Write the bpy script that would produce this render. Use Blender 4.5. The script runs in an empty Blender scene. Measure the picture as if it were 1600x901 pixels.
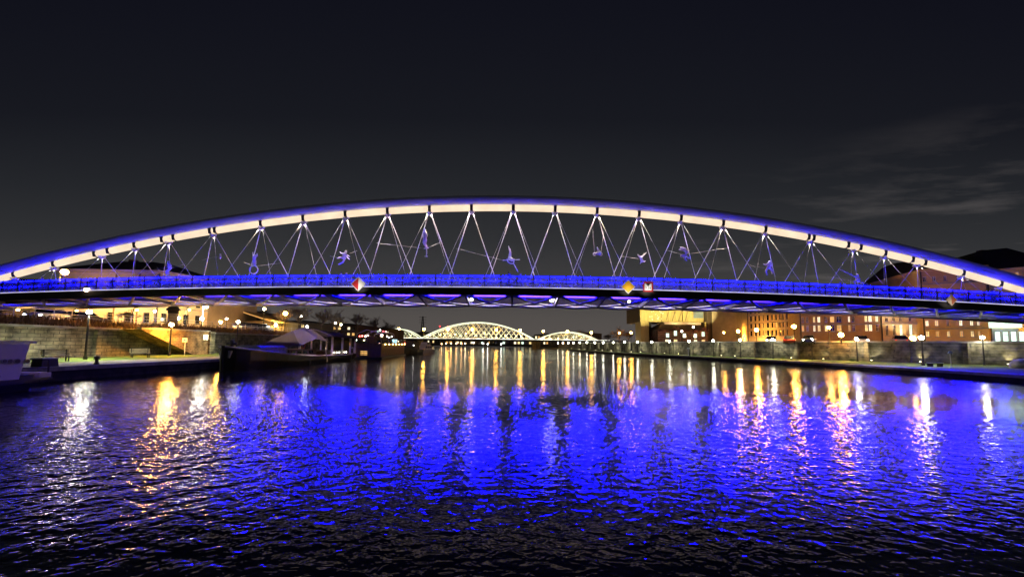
import bpy, math, random
from mathutils import Vector, Matrix
random.seed(7)
sc = bpy.context.scene
R = math.radians
# ------------------------------------------------------------------ camera
F, CAMH, PIT, ROLL, HOR = 600.0, 2.6, R(4), R(0.7), 538.0
SHPX = HOR - 450.5 - F*math.tan(PIT)
cd = bpy.data.cameras.new('camera'); cam = bpy.data.objects.new('camera', cd)
sc.collection.objects.link(cam); sc.camera = cam
cd.sensor_width = 36; cd.lens = 36*F/1600; cd.shift_y = SHPX/1600
cd.clip_start = 0.1; cd.clip_end = 6000
cam.matrix_world = Matrix.Translation((0, 0, CAMH)) @ Matrix.Rotation(math.pi/2+PIT, 4, 'X') @ Matrix.Rotation(ROLL, 4, 'Z')
def ray(px, py):
    u = px-800; v = -(py-450.5)+SHPX
    uu = u*math.cos(ROLL)-v*math.sin(ROLL); vv = u*math.sin(ROLL)+v*math.cos(ROLL)
    return Vector((uu, F*math.cos(PIT)-vv*math.sin(PIT), vv*math.cos(PIT)+F*math.sin(PIT)))
def P(px, py, D):                      # the point at depth D seen at a pixel of the photograph
    d = ray(px, py); return Vector((0, 0, CAMH))+d*(D/d.y)
def G(px, py, z=0.0):                  # the point at height z seen at a pixel
    d = ray(px, py); return Vector((0, 0, CAMH))+d*((z-CAMH)/d.z)
# ------------------------------------------------------------------ world: night sky over a lit city
sc.view_settings.view_transform = 'Standard'; sc.view_settings.look = 'None'
sc.view_settings.exposure = 0; sc.view_settings.gamma = 1
w = bpy.data.worlds.new('World'); sc.world = w; w.use_nodes = True
nt = w.node_tree; nt.nodes.clear(); N = nt.nodes.new; L = nt.links.new
out = N('ShaderNodeOutputWorld'); bg = N('ShaderNodeBackground'); L(bg.outputs[0], out.inputs[0])
sky = N('ShaderNodeTexSky'); sky.sky_type = 'NISHITA'; sky.sun_disc = False
sky.sun_elevation = R(-6); sky.sun_rotation = R(150)
tc = N('ShaderNodeTexCoord'); sep = N('ShaderNodeSeparateXYZ'); L(tc.outputs['Generated'], sep.inputs[0])
def wm(op, a, b):
    q = N('ShaderNodeMath'); q.operation = op
    for i_, v_ in enumerate((a, b)):
        if isinstance(v_, (int, float)): q.inputs[i_].default_value = v_
        else: L(v_, q.inputs[i_])
    return q.outputs[0]
yy_ = wm('MAXIMUM', sep.outputs['Y'], .3); zz_ = wm('MAXIMUM', sep.outputs['Z'], 0)
elev = wm('DIVIDE', zz_, wm('SQRT', wm('ADD', wm('MULTIPLY', zz_, zz_), wm('MULTIPLY', yy_, yy_)), 0))
ramp = N('ShaderNodeValToRGB'); L(elev, ramp.inputs[0])
cr = ramp.color_ramp
for i, (p, c) in enumerate([(0.0, (.098, .086, .079)), (.07, (.086, .077, .072)), (.15, (.051, .049, .050)), (.26, (.030, .031, .034)), (.38, (.0180, .0195, .0235)), (.52, (.0088, .0096, .0140)), (.70, (.0052, .0056, .0105)), (1.0, (.004, .004, .007))]):
    e = cr.elements[i] if i < 2 else cr.elements.new(p)
    e.position = p; e.color = (*c, 1)
# thin clouds lit from below by the town
dv = N('ShaderNodeVectorMath'); dv.operation = 'DIVIDE'
mx = N('ShaderNodeMath'); mx.operation = 'MAXIMUM'; mx.inputs[1].default_value = .05; L(sep.outputs['Z'], mx.inputs[0])
cmb = N('ShaderNodeCombineXYZ'); [L(mx.outputs[0], cmb.inputs[k]) for k in range(3)]
L(tc.outputs['Generated'], dv.inputs[0]); L(cmb.outputs[0], dv.inputs[1])
mp = N('ShaderNodeMapping'); mp.inputs['Location'].default_value = (3.1, 1.7, 0); mp.inputs['Rotation'].default_value = (0, 0, .5)
mp.inputs['Scale'].default_value = (.5, 1.2, 1); L(dv.outputs[0], mp.inputs[0])
cn = N('ShaderNodeTexNoise'); cn.inputs['Scale'].default_value = 1.7; cn.inputs['Detail'].default_value = 7; cn.inputs['Roughness'].default_value = .56; L(mp.outputs[0], cn.inputs[0])
cr2 = N('ShaderNodeValToRGB'); L(cn.outputs[0], cr2.inputs[0]); cr2.color_ramp.elements[0].position = .53; cr2.color_ramp.elements[1].position = .72
xr = N('ShaderNodeMapRange'); xr.inputs[1].default_value = .25; xr.inputs[2].default_value = .7; L(sep.outputs['X'], xr.inputs[0])
cm = N('ShaderNodeMath'); cm.operation = 'MULTIPLY'; L(cr2.outputs[0], cm.inputs[0]); L(xr.outputs[0], cm.inputs[1])
zr = N('ShaderNodeMapRange'); zr.inputs[1].default_value = .40; zr.inputs[2].default_value = .27; L(sep.outputs['Z'], zr.inputs[0]); cm2 = N('ShaderNodeMath'); cm2.operation = 'MULTIPLY'; L(cm.outputs[0], cm2.inputs[0]); L(zr.outputs[0], cm2.inputs[1]); cm = cm2
cmix = N('ShaderNodeMix'); cmix.data_type = 'RGBA'; cmix.blend_type = 'ADD'; L(cm.outputs[0], cmix.inputs[0])
L(ramp.outputs[0], cmix.inputs[6]); cmix.inputs[7].default_value = (.046, .040, .038, 1)
sm = N('ShaderNodeVectorMath'); sm.operation = 'SCALE'; sm.inputs['Scale'].default_value = .004; L(sky.outputs[0], sm.inputs[0])
ad = N('ShaderNodeVectorMath'); L(cmix.outputs[2], ad.inputs[0]); L(sm.outputs[0], ad.inputs[1])
L(ad.outputs[0], bg.inputs[0]); bg.inputs[1].default_value = 1.0
sl = bpy.data.lights.new('moon', 'SUN'); sl.energy = .012; sl.angle = R(2); sl.color = (.85, .9, 1)
so = bpy.data.objects.new('moon', sl); sc.collection.objects.link(so); so.rotation_euler = (R(48), 0, R(30))
cy = sc.cycles
cy.use_denoising = True; cy.max_bounces = 5; cy.diffuse_bounces = 2; cy.glossy_bounces = 3; cy.transparent_max_bounces = 8
cy.sample_clamp_indirect = 12; cy.caustics_reflective = False; cy.caustics_refractive = False; cy.use_light_tree = True
C = sc.collection
# ------------------------------------------------------------------ materials
MATS = {}
def mat(name, col, rough=.7, metal=0, var=.25, scale=3.0, bump=0.0, col2=None, spec=.4, stretch=(1, 1, 1)):
    if name in MATS: return MATS[name]
    m = bpy.data.materials.new(name); m.use_nodes = True; t = m.node_tree; b = t.nodes['Principled BSDF']
    b.inputs['Roughness'].default_value = rough; b.inputs['Metallic'].default_value = metal; b.inputs['Specular IOR Level'].default_value = spec
    tc = t.nodes.new('ShaderNodeTexCoord'); mp = t.nodes.new('ShaderNodeMapping'); mp.inputs['Scale'].default_value = stretch
    nz = t.nodes.new('ShaderNodeTexNoise'); nz.inputs['Scale'].default_value = scale; nz.inputs['Detail'].default_value = 5; nz.inputs['Roughness'].default_value = .62
    t.links.new(tc.outputs['Object'], mp.inputs[0]); t.links.new(mp.outputs[0], nz.inputs[0])
    rp = t.nodes.new('ShaderNodeValToRGB'); t.links.new(nz.outputs[0], rp.inputs[0])
    c2 = col2 or tuple(c*(1-var) for c in col); c1 = col if col2 else tuple(min(1, c*(1+var*.5)) for c in col)
    rp.color_ramp.elements[0].position = .33; rp.color_ramp.elements[0].color = (*c2, 1)
    rp.color_ramp.elements[1].position = .67; rp.color_ramp.elements[1].color = (*c1, 1)
    t.links.new(rp.outputs[0], b.inputs['Base Color'])
    if bump:
        bp = t.nodes.new('ShaderNodeBump'); bp.inputs['Strength'].default_value = bump; bp.inputs['Distance'].default_value = .05
        t.links.new(nz.outputs[0], bp.inputs['Height']); t.links.new(bp.outputs[0], b.inputs['Normal'])
    MATS[name] = m; return m
def emi(name, col, s, var=0, scale=2.0):
    if name in MATS: return MATS[name]
    m = bpy.data.materials.new(name); m.use_nodes = True; t = m.node_tree; b = t.nodes['Principled BSDF']
    b.inputs['Base Color'].default_value = (*[min(.8, c*.12) for c in col], 1); b.inputs['Roughness'].default_value = .5
    b.inputs['Emission Color'].default_value = (*col, 1); b.inputs['Emission Strength'].default_value = s
    if var:
        tc = t.nodes.new('ShaderNodeTexCoord'); nz = t.nodes.new('ShaderNodeTexNoise'); nz.inputs['Scale'].default_value = scale
        mr = t.nodes.new('ShaderNodeMapRange'); mr.inputs[1].default_value = .3; mr.inputs[2].default_value = .7; mr.inputs[3].default_value = s*(1-var); mr.inputs[4].default_value = s*(1+var)
        t.links.new(tc.outputs['Object'], nz.inputs[0]); t.links.new(nz.outputs[0], mr.inputs[0]); t.links.new(mr.outputs[0], b.inputs['Emission Strength'])
    MATS[name] = m; return m
def brick(name, c1, c2, mortar, bw=.6, rh=.3, bump=.6, vertical_axis='XZ'):
    m = bpy.data.materials.new(name); m.use_nodes = True; t = m.node_tree; b = t.nodes['Principled BSDF']; b.inputs['Roughness'].default_value = .9
    n = t.nodes.new; l = t.links.new
    tc = n('ShaderNodeTexCoord'); sp = n('ShaderNodeSeparateXYZ'); l(tc.outputs['Object'], sp.inputs[0])
    wn = n('ShaderNodeTexNoise'); wn.inputs['Scale'].default_value = 2.2; l(tc.outputs['Object'], wn.inputs[0])
    ws = n('ShaderNodeMath'); ws.operation = 'MULTIPLY_ADD'; ws.inputs[1].default_value = .22; l(wn.outputs[0], ws.inputs[0]); l(sp.outputs['X'], ws.inputs[2])
    wz = n('ShaderNodeMath'); wz.operation = 'MULTIPLY_ADD'; wz.inputs[1].default_value = .12; l(wn.outputs[0], wz.inputs[0]); l(sp.outputs['Z'], wz.inputs[2])
    ax = n('ShaderNodeMath'); ax.operation = 'ADD'; l(ws.outputs[0], ax.inputs[0]); l(sp.outputs['Y'], ax.inputs[1])
    cb = n('ShaderNodeCombineXYZ'); l(ax.outputs[0], cb.inputs[0]); l(wz.outputs[0], cb.inputs[1])
    br = n('ShaderNodeTexBrick'); l(cb.outputs[0], br.inputs[0]); br.inputs['Scale'].default_value = 1
    br.inputs['Brick Width'].default_value = bw; br.inputs['Row Height'].default_value = rh; br.inputs['Mortar Size'].default_value = .025; br.inputs['Bias'].default_value = -.2
    br.inputs['Color1'].default_value = (*c1, 1); br.inputs['Color2'].default_value = (*c2, 1); br.inputs['Mortar'].default_value = (*mortar, 1)
    nz = n('ShaderNodeTexNoise'); nz.inputs['Scale'].default_value = 1.3; nz.inputs['Detail'].default_value = 7; l(tc.outputs['Object'], nz.inputs[0])
    mr = n('ShaderNodeMapRange'); mr.inputs[1].default_value = .3; mr.inputs[2].default_value = .7; mr.inputs[3].default_value = .22; mr.inputs[4].default_value = 1.3; l(nz.outputs[0], mr.inputs[0])
    mxx = n('ShaderNodeMix'); mxx.data_type = 'RGBA'; mxx.blend_type = 'MULTIPLY'; mxx.inputs[0].default_value = 1; l(br.outputs[0], mxx.inputs[6]); l(mr.outputs[0], mxx.inputs[7])
    l(mxx.outputs[2], b.inputs['Base Color'])
    bp = n('ShaderNodeBump'); bp.inputs['Strength'].default_value = bump; bp.inputs['Distance'].default_value = .06; bp.invert = True
    l(br.outputs['Fac'], bp.inputs['Height']); l(bp.outputs[0], b.inputs['Normal'])
    MATS[name] = m; return m
def glass_dark(name, col=(.012, .014, .018)):
    return mat(name, col, rough=.08, var=.3, spec=.7, scale=.7)
steel = mat('steel_paint', (.62, .62, .62), .45, .0, .12, 2)
steel_dark = mat('dark_steel', (.022, .019, .017), .55, .0, .3, 2)
black = mat('black_paint', (.012, .012, .012), .5)
white = mat('white_paint', (.75, .74, .72), .5, 0, .12, 2)
concrete = mat('concrete', (.30, .285, .26), .9, 0, .35, 1.5, .4)
stone_l = brick('stone_wall', (.23, .21, .14), (.13, .125, .09), (.05, .048, .04), .95, .34)
stone_r = brick('ashlar_wall', (.17, .155, .11), (.10, .094, .07), (.06, .055, .05), 1.1, .42)
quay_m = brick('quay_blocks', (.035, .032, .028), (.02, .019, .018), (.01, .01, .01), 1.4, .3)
red_brick = brick('red_brick', (.28, .10, .055), (.20, .07, .04), (.30, .26, .2), .45, .16)
grass_m = mat('grass', (.13, .19, .022), .95, 0, .4, .8, .6, col2=(.06, .11, .012))
dry_m = mat('dry_grass', (.34, .21, .08), .95, 0, .4, 1.5, .3, col2=(.09, .055, .02))
pave = mat('paving', (.34, .32, .26), .9, 0, .3, .9, .2)
asph = mat('asphalt', (.06, .058, .055), .9, 0, .3, 1.2, .2)
earth = mat('earth', (.05, .045, .035), .95, 0, .4, .4, .3)
bark = mat('bark', (.19, .14, .10), .95, 0, .4, 4, .3)
# ------------------------------------------------------------------ mesh builder
class MB:
    def __init__(s): s.v = []; s.f = []; s.smooth = False
    def add(s, vs, fs):
        o = len(s.v); s.v += [tuple(v) for v in vs]; s.f += [tuple(i+o for i in f) for f in fs]; return s
    def box(s, c, d, rz=0.0, taper=1.0):
        hx, hy, hz = d[0]/2, d[1]/2, d[2]/2; vs = []
        for z, k in ((-hz, 1), (hz, taper)):
            for x, y in ((-hx, -hy), (hx, -hy), (hx, hy), (-hx, hy)):
                x *= k; y *= k; vs.append((c[0]+x*math.cos(rz)-y*math.sin(rz), c[1]+x*math.sin(rz)+y*math.cos(rz), c[2]+z))
        return s.add(vs, [(3, 2, 1, 0), (4, 5, 6, 7), (0, 1, 5, 4), (1, 2, 6, 5), (2, 3, 7, 6), (3, 0, 4, 7)])
    def bar(s, a, b, w_, h_=None, up=(0, 0, 1)):
        a = Vector(a); b = Vector(b); d = (b-a).normalized(); h_ = h_ or w_; up = Vector(up)
        if abs(d.dot(up)) > .98: up = Vector((0, 1, 0))
        x = d.cross(up).normalized()*(w_/2); y = x.cross(d).normalized()*(h_/2)
        vs = [p+q for p in (a, b) for q in (-x-y, x-y, x+y, -x+y)]
        return s.add(vs, [(0, 3, 2, 1), (4, 5, 6, 7), (0, 1, 5, 4), (1, 2, 6, 5), (2, 3, 7, 6), (3, 0, 4, 7)])
    def tube(s, pts, rad, n=8, cap=True):
        pts = [Vector(p) for p in pts]; rad = rad if isinstance(rad, (list, tuple)) else [rad]*len(pts); o = len(s.v); prev = None
        for i, p in enumerate(pts):
            d = (pts[min(i+1, len(pts)-1)]-pts[max(i-1, 0)]).normalized()
            u = prev if prev is not None else (Vector((0, 0, 1)) if abs(d.z) < .9 else Vector((1, 0, 0)))
            x = (u-d*u.dot(d)).normalized(); y = d.cross(x); prev = x
            for k in range(n):
                a = 2*math.pi*k/n; s.v.append(tuple(p+(x*math.cos(a)+y*math.sin(a))*rad[i]))
        for i in range(len(pts)-1):
            for k in range(n):
                k2 = (k+1) % n; s.f.append((o+i*n+k, o+i*n+k2, o+(i+1)*n+k2, o+(i+1)*n+k))
        if cap:
            s.f.append(tuple(o+k for k in range(n))[::-1]); s.f.append(tuple(o+(len(pts)-1)*n+k for k in range(n)))
        return s
    def lathe(s, c, prof, n=12):
        o = len(s.v); m = len(prof)
        for r, z in prof:
            for k in range(n):
                a = 2*math.pi*k/n; s.v.append((c[0]+r*math.cos(a), c[1]+r*math.sin(a), c[2]+z))
        for i in range(m-1):
            for k in range(n):
                k2 = (k+1) % n; s.f.append((o+i*n+k, o+i*n+k2, o+(i+1)*n+k2, o+(i+1)*n+k))
        s.f.append(tuple(o+k for k in range(n))[::-1]); s.f.append(tuple(o+(m-1)*n+k for k in range(n))); return s
    def ball(s, c, r, n=10, sc_=(1, 1, 1)):
        prof = [(max(.02, math.sin(math.pi*i/(n//2+1)))*1.0, -math.cos(math.pi*i/(n//2+1))) for i in range(n//2+2)]
        o = len(s.v); s.lathe((0, 0, 0), prof, n)
        for i in range(o, len(s.v)):
            v = s.v[i]; s.v[i] = (c[0]+v[0]*r*sc_[0], c[1]+v[1]*r*sc_[1], c[2]+v[2]*r*sc_[2])
        return s
    def prism(s, poly, y0, y1):                # polygon in XZ pushed along Y
        n = len(poly); vs = [(x, y0, z) for x, z in poly]+[(x, y1, z) for x, z in poly]
        return s.add(vs, [tuple(range(n)), tuple(range(2*n-1, n-1, -1))]+[(i, i+n, (i+1) % n+n, (i+1) % n) for i in range(n)])
    def slab(s, poly, z0, z1):                 # plan polygon pushed along Z
        n = len(poly); vs = [(x, y, z0) for x, y in poly]+[(x, y, z1) for x, y in poly]
        return s.add(vs, [tuple(range(n))[::-1], tuple(range(n, 2*n))]+[(i, (i+1) % n, (i+1) % n+n, i+n) for i in range(n)])
    def build(s, name, m, parent=None, world=False, smooth=False):
        me = bpy.data.meshes.new(name)
        vs = s.v
        if world and parent is not None:
            iv = mw(parent).inverted(); vs = [tuple(iv @ Vector(v)) for v in vs]
        me.from_pydata(vs, [], s.f); me.materials.append(m); me.update()
        if smooth: me.polygons.foreach_set('use_smooth', [True]*len(me.polygons))
        o = bpy.data.objects.new(name, me); C.objects.link(o)
        if parent is not None: o.parent = parent
        return o
def mw(o):
    m = o.matrix_basis.copy()
    return mw(o.parent) @ m if o.parent else m
def tag(o, label, cat, group=None):
    o['label'] = label; o['category'] = cat
    if group: o['group'] = group
    return o
def thing(name, label, cat, loc=(0, 0, 0), rz=0.0, group=None):
    o = bpy.data.objects.new(name, None); C.objects.link(o); o.location = loc; o.rotation_euler = (0, 0, rz); o.empty_display_size = .2
    return tag(o, label, cat, group)
def struct(o, kind='structure'): o['kind'] = kind; return o
def cp(o, parent=None):
    c = o.copy(); C.objects.link(c); c.parent = parent; return c
def copy_tree(o, parent=None):
    c = cp(o, parent)
    for ch in [x for x in bpy.data.objects if x.parent == o]: copy_tree(ch, c)
    return c
def area(name, loc, target, sx, sy, power, col, parent=None, spread=180):
    l = bpy.data.lights.new(name, 'AREA'); l.shape = 'RECTANGLE'; l.size = sx; l.size_y = sy; l.energy = power; l.color = col; l.spread = R(spread)
    o = bpy.data.objects.new(name, l); C.objects.link(o)
    d = (Vector(target)-Vector(loc)).normalized(); q = d.to_track_quat('-Z', 'Y')
    m = Matrix.Translation(loc) @ q.to_matrix().to_4x4()
    if parent is not None: o.parent = parent; m = mw(parent).inverted() @ m
    o.matrix_local = m if parent is None else m; o.matrix_basis = m
    return o
def spot(name, loc, target, power, col, parent=None, ang=60, blend=.6, rad=.12):
    l = bpy.data.lights.new(name, 'SPOT'); l.energy = power; l.color = col; l.spot_size = R(ang); l.spot_blend = blend; l.shadow_soft_size = rad
    o = bpy.data.objects.new(name, l); C.objects.link(o)
    m = Matrix.Translation(loc) @ (Vector(target)-Vector(loc)).normalized().to_track_quat('-Z', 'Y').to_matrix().to_4x4()
    if parent is not None: o.parent = parent; m = mw(parent).inverted() @ m
    o.matrix_basis = m; return o
BLUE = (.085, .045, 1.0); WARM = (1, .80, .58); SOD = (1, .46, .075); COOL = (.93, 1, .86); SODL = (1, .60, .16)

# ------------------------------------------------------------------ setting: river, quays, terraces
def water_mat():
    m = bpy.data.materials.new('river_water'); m.use_nodes = True; t = m.node_tree; b = t.nodes['Principled BSDF']; n = t.nodes.new; l = t.links.new
    b.inputs['Base Color'].default_value = (.006, .007, .008, 1); b.inputs['IOR'].default_value = 1.31; b.inputs['Roughness'].default_value = .075
    tc = n('ShaderNodeTexCoord')
    def noise(sx, sy, scale, det, rot=0, dist=0.0, rough=.5):
        mp = n('ShaderNodeMapping'); mp.inputs['Scale'].default_value = (sx, sy, 1); mp.inputs['Rotation'].default_value = (0, 0, rot); l(tc.outputs['Object'], mp.inputs[0])
        z = n('ShaderNodeTexNoise'); z.inputs['Scale'].default_value = scale; z.inputs['Detail'].default_value = det; z.inputs['Distortion'].default_value = dist; z.inputs['Roughness'].default_value = rough
        l(mp.outputs[0], z.inputs[0]); return z.outputs[0]
    def math2(op, a, b_):
        q = n('ShaderNodeMath'); q.operation = op
        for i, v in enumerate((a, b_)):
            if isinstance(v, (int, float)): q.inputs[i].default_value = v
            else: l(v, q.inputs[i])
        return q.outputs[0]
    fine = noise(1, 1.25, 4.0, 2, .3, .7, .42)
    mid = noise(1, 1.1, 1.5, 2, -.25, .8)
    swell = noise(1, 1, .16, 1, .9)
    # patches of broken and of calm water
    patch = noise(1, .8, .075, 2, .4)
    mr = n('ShaderNodeMapRange'); l(patch, mr.inputs[0]); mr.inputs[1].default_value = .38; mr.inputs[2].default_value = .64; mr.inputs[3].default_value = .22; mr.inputs[4].default_value = 1.4
    # a boat's wake crossing the river
    wv = n('ShaderNodeTexWave'); wv.wave_type = 'BANDS'; mp = n('ShaderNodeMapping'); mp.inputs['Rotation'].default_value = (0, 0, R(52)); l(tc.outputs['Object'], mp.inputs[0]); l(mp.outputs[0], wv.inputs[0])
    wv.inputs['Scale'].default_value = .36; wv.inputs['Distortion'].default_value = 11; wv.inputs['Detail'].default_value = 2; wv.inputs['Detail Scale'].default_value = 1.3
    h1 = math2('MULTIPLY', fine, WF); h2 = math2('MULTIPLY', mid, WM); h3 = math2('MULTIPLY', swell, WS)
    h = math2('ADD', math2('MULTIPLY', math2('ADD', h1, h2), mr.outputs[0]), h3)
    sp = n('ShaderNodeSeparateXYZ'); l(tc.outputs['Object'], sp.inputs[0])
    g = n('ShaderNodeTexGradient'); g.gradient_type = 'SPHERICAL'; mp2 = n('ShaderNodeMapping'); mp2.vector_type = 'TEXTURE'
    mp2.inputs['Location'].default_value = (-7.5, 10.5, 0); mp2.inputs['Scale'].default_value = (8, 9, 1); l(tc.outputs['Object'], mp2.inputs[0]); l(mp2.outputs[0], g.inputs[0])
    g2 = n('ShaderNodeTexGradient'); g2.gradient_type = 'SPHERICAL'; mp3 = n('ShaderNodeMapping'); mp3.vector_type = 'TEXTURE'
    mp3.inputs['Location'].default_value = (14, 15, 0); mp3.inputs['Scale'].default_value = (7, 10, 1); l(tc.outputs['Object'], mp3.inputs[0]); l(mp3.outputs[0], g2.inputs[0])
    wk = math2('MULTIPLY', wv.outputs['Fac'], math2('MULTIPLY', math2('ADD', g.outputs['Fac'], math2('MULTIPLY', g2.outputs['Fac'], .8)), WW))
    h = math2('ADD', h, wk)
    fb = math2('MULTIPLY', noise(1, 1.3, 4.2, 2, .1, .4), math2('MULTIPLY', g.outputs['Fac'], .042)); h = math2('ADD', h, fb)
    g3 = n('ShaderNodeTexGradient'); g3.gradient_type = 'SPHERICAL'; mp4 = n('ShaderNodeMapping'); mp4.vector_type = 'TEXTURE'
    mp4.inputs['Location'].default_value = (3, 8.5, 0); mp4.inputs['Scale'].default_value = (11, 6, 1); l(tc.outputs['Object'], mp4.inputs[0]); l(mp4.outputs[0], g3.inputs[0])
    h = math2('ADD', h, math2('MULTIPLY', noise(1, 1.4, 3.4, 2, -.2, .5), math2('MULTIPLY', g3.outputs['Fac'], .036)))
    bp = n('ShaderNodeBump'); bp.inputs['Strength'].default_value = 1; bp.inputs['Distance'].default_value = 1; l(h, bp.inputs['Height']); l(bp.outputs[0], b.inputs['Normal'])
    return m
WF, WM, WS, WW = .024, .017, .012, .016
struct(MB().add([(-900, -60, 0), (900, -60, 0), (900, 1500, 0), (-900, 1500, 0)], [(0, 1, 2, 3)]).build('river', water_mat()))
LB = [(-28.2, -30), (-28.2, 20), (-28.2, 60), (-28.6, 100), (-36, 150), (-60, 262), (-85, 420), (-140, 600)]
LW = [(-42.2, -30), (-42.2, 20), (-42.2, 60), (-41.5, 100), (-48, 150), (-72, 262), (-97, 420), (-150, 600)]
RB = [(40, -30), (40.5, 15), (41, 30), (42.2, 45), (41.6, 63), (34.5, 101), (30.5, 149), (27, 262), (24, 420), (10, 600)]
RW = [(96, -30), (80, 30), (66, 46), (57, 55), (49, 66), (42, 85), (37.2, 110), (33.8, 150), (31, 262), (30, 420), (20, 600)]
QL, QR, TL, TR = .85, .6, 4.4, 3.3
def band(name, a, b, z, m, z0=None):       # the sheet between two plan lines (same or different length)
    mb = MB(); ys = sorted({p[1] for p in a} | {p[1] for p in b})
    xa = [interp(a, y) for y in ys]; xb = [interp(b, y) for y in ys]; zz = z if isinstance(z, tuple) else (z, z)
    n = len(ys); vs = []
    for i, y in enumerate(ys): vs += [(xa[i], y, zz[0]), (xb[i], y, zz[1])]
    fs = [(2*i, 2*i+1, 2*i+3, 2*i+2) for i in range(n-1)]
    if z0 is not None:
        o = len(vs)
        for i, y in enumerate(ys): vs += [(xa[i], y, z0), (xb[i], y, z0)]
        fs += [(2*i, 2*i+2, o+2*i+2, o+2*i) for i in range(n-1)]+[(2*i+1, o+2*i+1, o+2*i+3, 2*i+3) for i in range(n-1)]
    return mb.add(vs, fs).build(name, m)
def interp(line, y):
    for (x0, y0), (x1, y1) in zip(line, line[1:]):
        if y0 <= y <= y1: return x0+(x1-x0)*(y-y0)/(y1-y0)
    return line[-1][0] if y > line[-1][1] else line[0][0]
def off(line, d): return [(x+d, y) for x, y in line]
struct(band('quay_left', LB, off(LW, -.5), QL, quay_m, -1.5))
struct(band('quay_coping_left', off(LB, .05), off(LB, -.55), QL+.03, concrete, QL-.22))
struct(band('footpath_left', off(LB, -.6), off(LB, -5.2), QL+.006, pave))
struct(band('lawn_left', off(LB, -5.2), off(LW, .1), QL+.012, grass_m))
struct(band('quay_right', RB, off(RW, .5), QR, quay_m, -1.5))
struct(band('quay_coping_right', off(RB, -.05), off(RB, .5), QR+.03, concrete, QR-.2))
struct(band('lawn_right', off(RB, .5), off(RW, -.1), (QR+.006, QR+.10), grass_m))
struct(band('footpath_right', off(RB, 1.0), off(RB, 2.5), QR+.03, pave))
struct(band('terrace_left', off(LW, -3.2), [(-900, -30), (-900, 600)], TL, asph, 0))
struct(band('bank_slope_left', off(LW, -.55), off(LW, -3.2), (3.62, 4.5), dry_m))
struct(band('terrace_right', off(RW, .55), [(900, -30), (900, 600)], TR, asph, 0))
struct(MB().slab([(-900, 600), (900, 600), (900, 1400), (-900, 1400)], -1, 2.0).build('far_shore', earth))
# dry grass tufts on the slope
def blades(name, n, xr, yr, z0, hgt, m, seed):
    rnd = random.Random(seed); mb = MB()
    for i in range(n):
        y = yr[0]+(yr[1]-yr[0])*rnd.random(); t = rnd.random(); x = xr[0]+(xr[1]-xr[0])*t; z = z0(t); a = rnd.random()*6.28; h = hgt*(.4+rnd.random()); w_ = .03+.03*rnd.random()
        dx, dy = math.cos(a)*w_, math.sin(a)*w_; lx, ly = (rnd.random()-.5)*h*.7, (rnd.random()-.5)*h*.7
        mb.add([(x-dx, y-dy, z), (x+dx, y+dy, z), (x+lx, y+ly, z+h)], [(0, 1, 2)])
    o = mb.build(name, m); o['kind'] = 'stuff'; return tag(o, 'brown dry grass growing on the slope above the stone wall', 'grass')
blades('dry_grass', 9000, (-42.8, -45.3), (22, 100), lambda t: 3.6+.85*t, .55, dry_m, 3)
# ------------------------------------------------------------------ retaining walls
def wall_line(name, line, y0, y1, z0, z1, th, m, label, cap=.2, step=6.0, pil=None, side=1):
    ys = [y for _, y in line if y0 < y < y1]; pts = [(interp(line, y0), y0)]+[(interp(line, y), y) for y in ys]+[(interp(line, y1), y1)]
    t = thing(name, label, 'wall', (*pts[0], z0))
    mb = MB(); mc = MB()
    for (xa, ya), (xb, yb) in zip(pts, pts[1:]):
        mb.bar((xa, ya, (z0+z1)/2), (xb, yb, (z0+z1)/2), th, z1-z0); mc.bar((xa, ya, z1+cap/2), (xb, yb, z1+cap/2), th+.25, cap)
    mb.build('wall_face', m, t, True); mc.build('coping', concrete, t, True)
    if pil:
        y = y0+2
        while y < y1-1:
            x = interp(line, y); MB().box((x+side*(th/2+.12), y, (z0+z1)/2), (.36, .9, z1-z0-.04), 0).build('buttress', m, t, True); y += pil
    return t
wall_line('stone_wall', LW, -20, 100, QL-.1, 3.62, .7, stone_l, 'long mossy stone retaining wall behind the left riverside lawn', .2, pil=9.5, side=1)
wall_line('ashlar_wall', RW, 20, 190, QR-.1, 3.55, .7, stone_r, 'long grey ashlar retaining wall behind the green right quay', .25, pil=7.3, side=-1)
# ------------------------------------------------------------------ the footbridge
AY = 46.5
def arc_z(x): return 19.05-.00246*x*x          # bottom of the lit band of the arch
def deck_z(x): return 8.65-1.25*(x/57)**2
def deck_off(x): return 3.3+.9*(1-(x/62)**2)
fb = thing('footbridge', 'arched steel footbridge lit blue with a glowing cream band along its arch', 'bridge', (0, AY, 0))
xs = [-72+144*i/96 for i in range(97)]
arch_m = mat('arch_paint', (.62, .62, .64), .42, 0, .08, .8)
mb = MB(); mb.tube([(x, AY, arc_z(x)+1.34) for x in xs], [.60+.14*(abs(x)/62)**2 for x in xs], 20); mb.build('arch_tube', arch_m, fb, True, True)
band_m = emi('arch_band_glow', (1, .775, .55), 1.06, .10, .5); band_m.node_tree.nodes['Principled BSDF'].inputs['Specular IOR Level'].default_value = 0; band_m.node_tree.nodes['Principled BSDF'].inputs['Base Color'].default_value = (.02, .02, .01, 1)  # lit lower chord of the arch, its brightness put in as emission
nodes = [5.17*i for i in range(-6, 7)]+[-36.9, -42.3, -46.3, -50.3, -56, -60.7, 36.6, 41.8, 45.6, 49.6, 55, 59.5]
gaps = sorted([5.17*i for i in range(-6, 7)]+[-37.2, -36.6, -41.6, -43.0, -46.3, -49.5, -51.1, -56, -60.7, 36.3, 36.9, 41.1, 42.6, 45.6, 48.9, 50.4, 55, 59.5]+[-66, 65])
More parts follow.
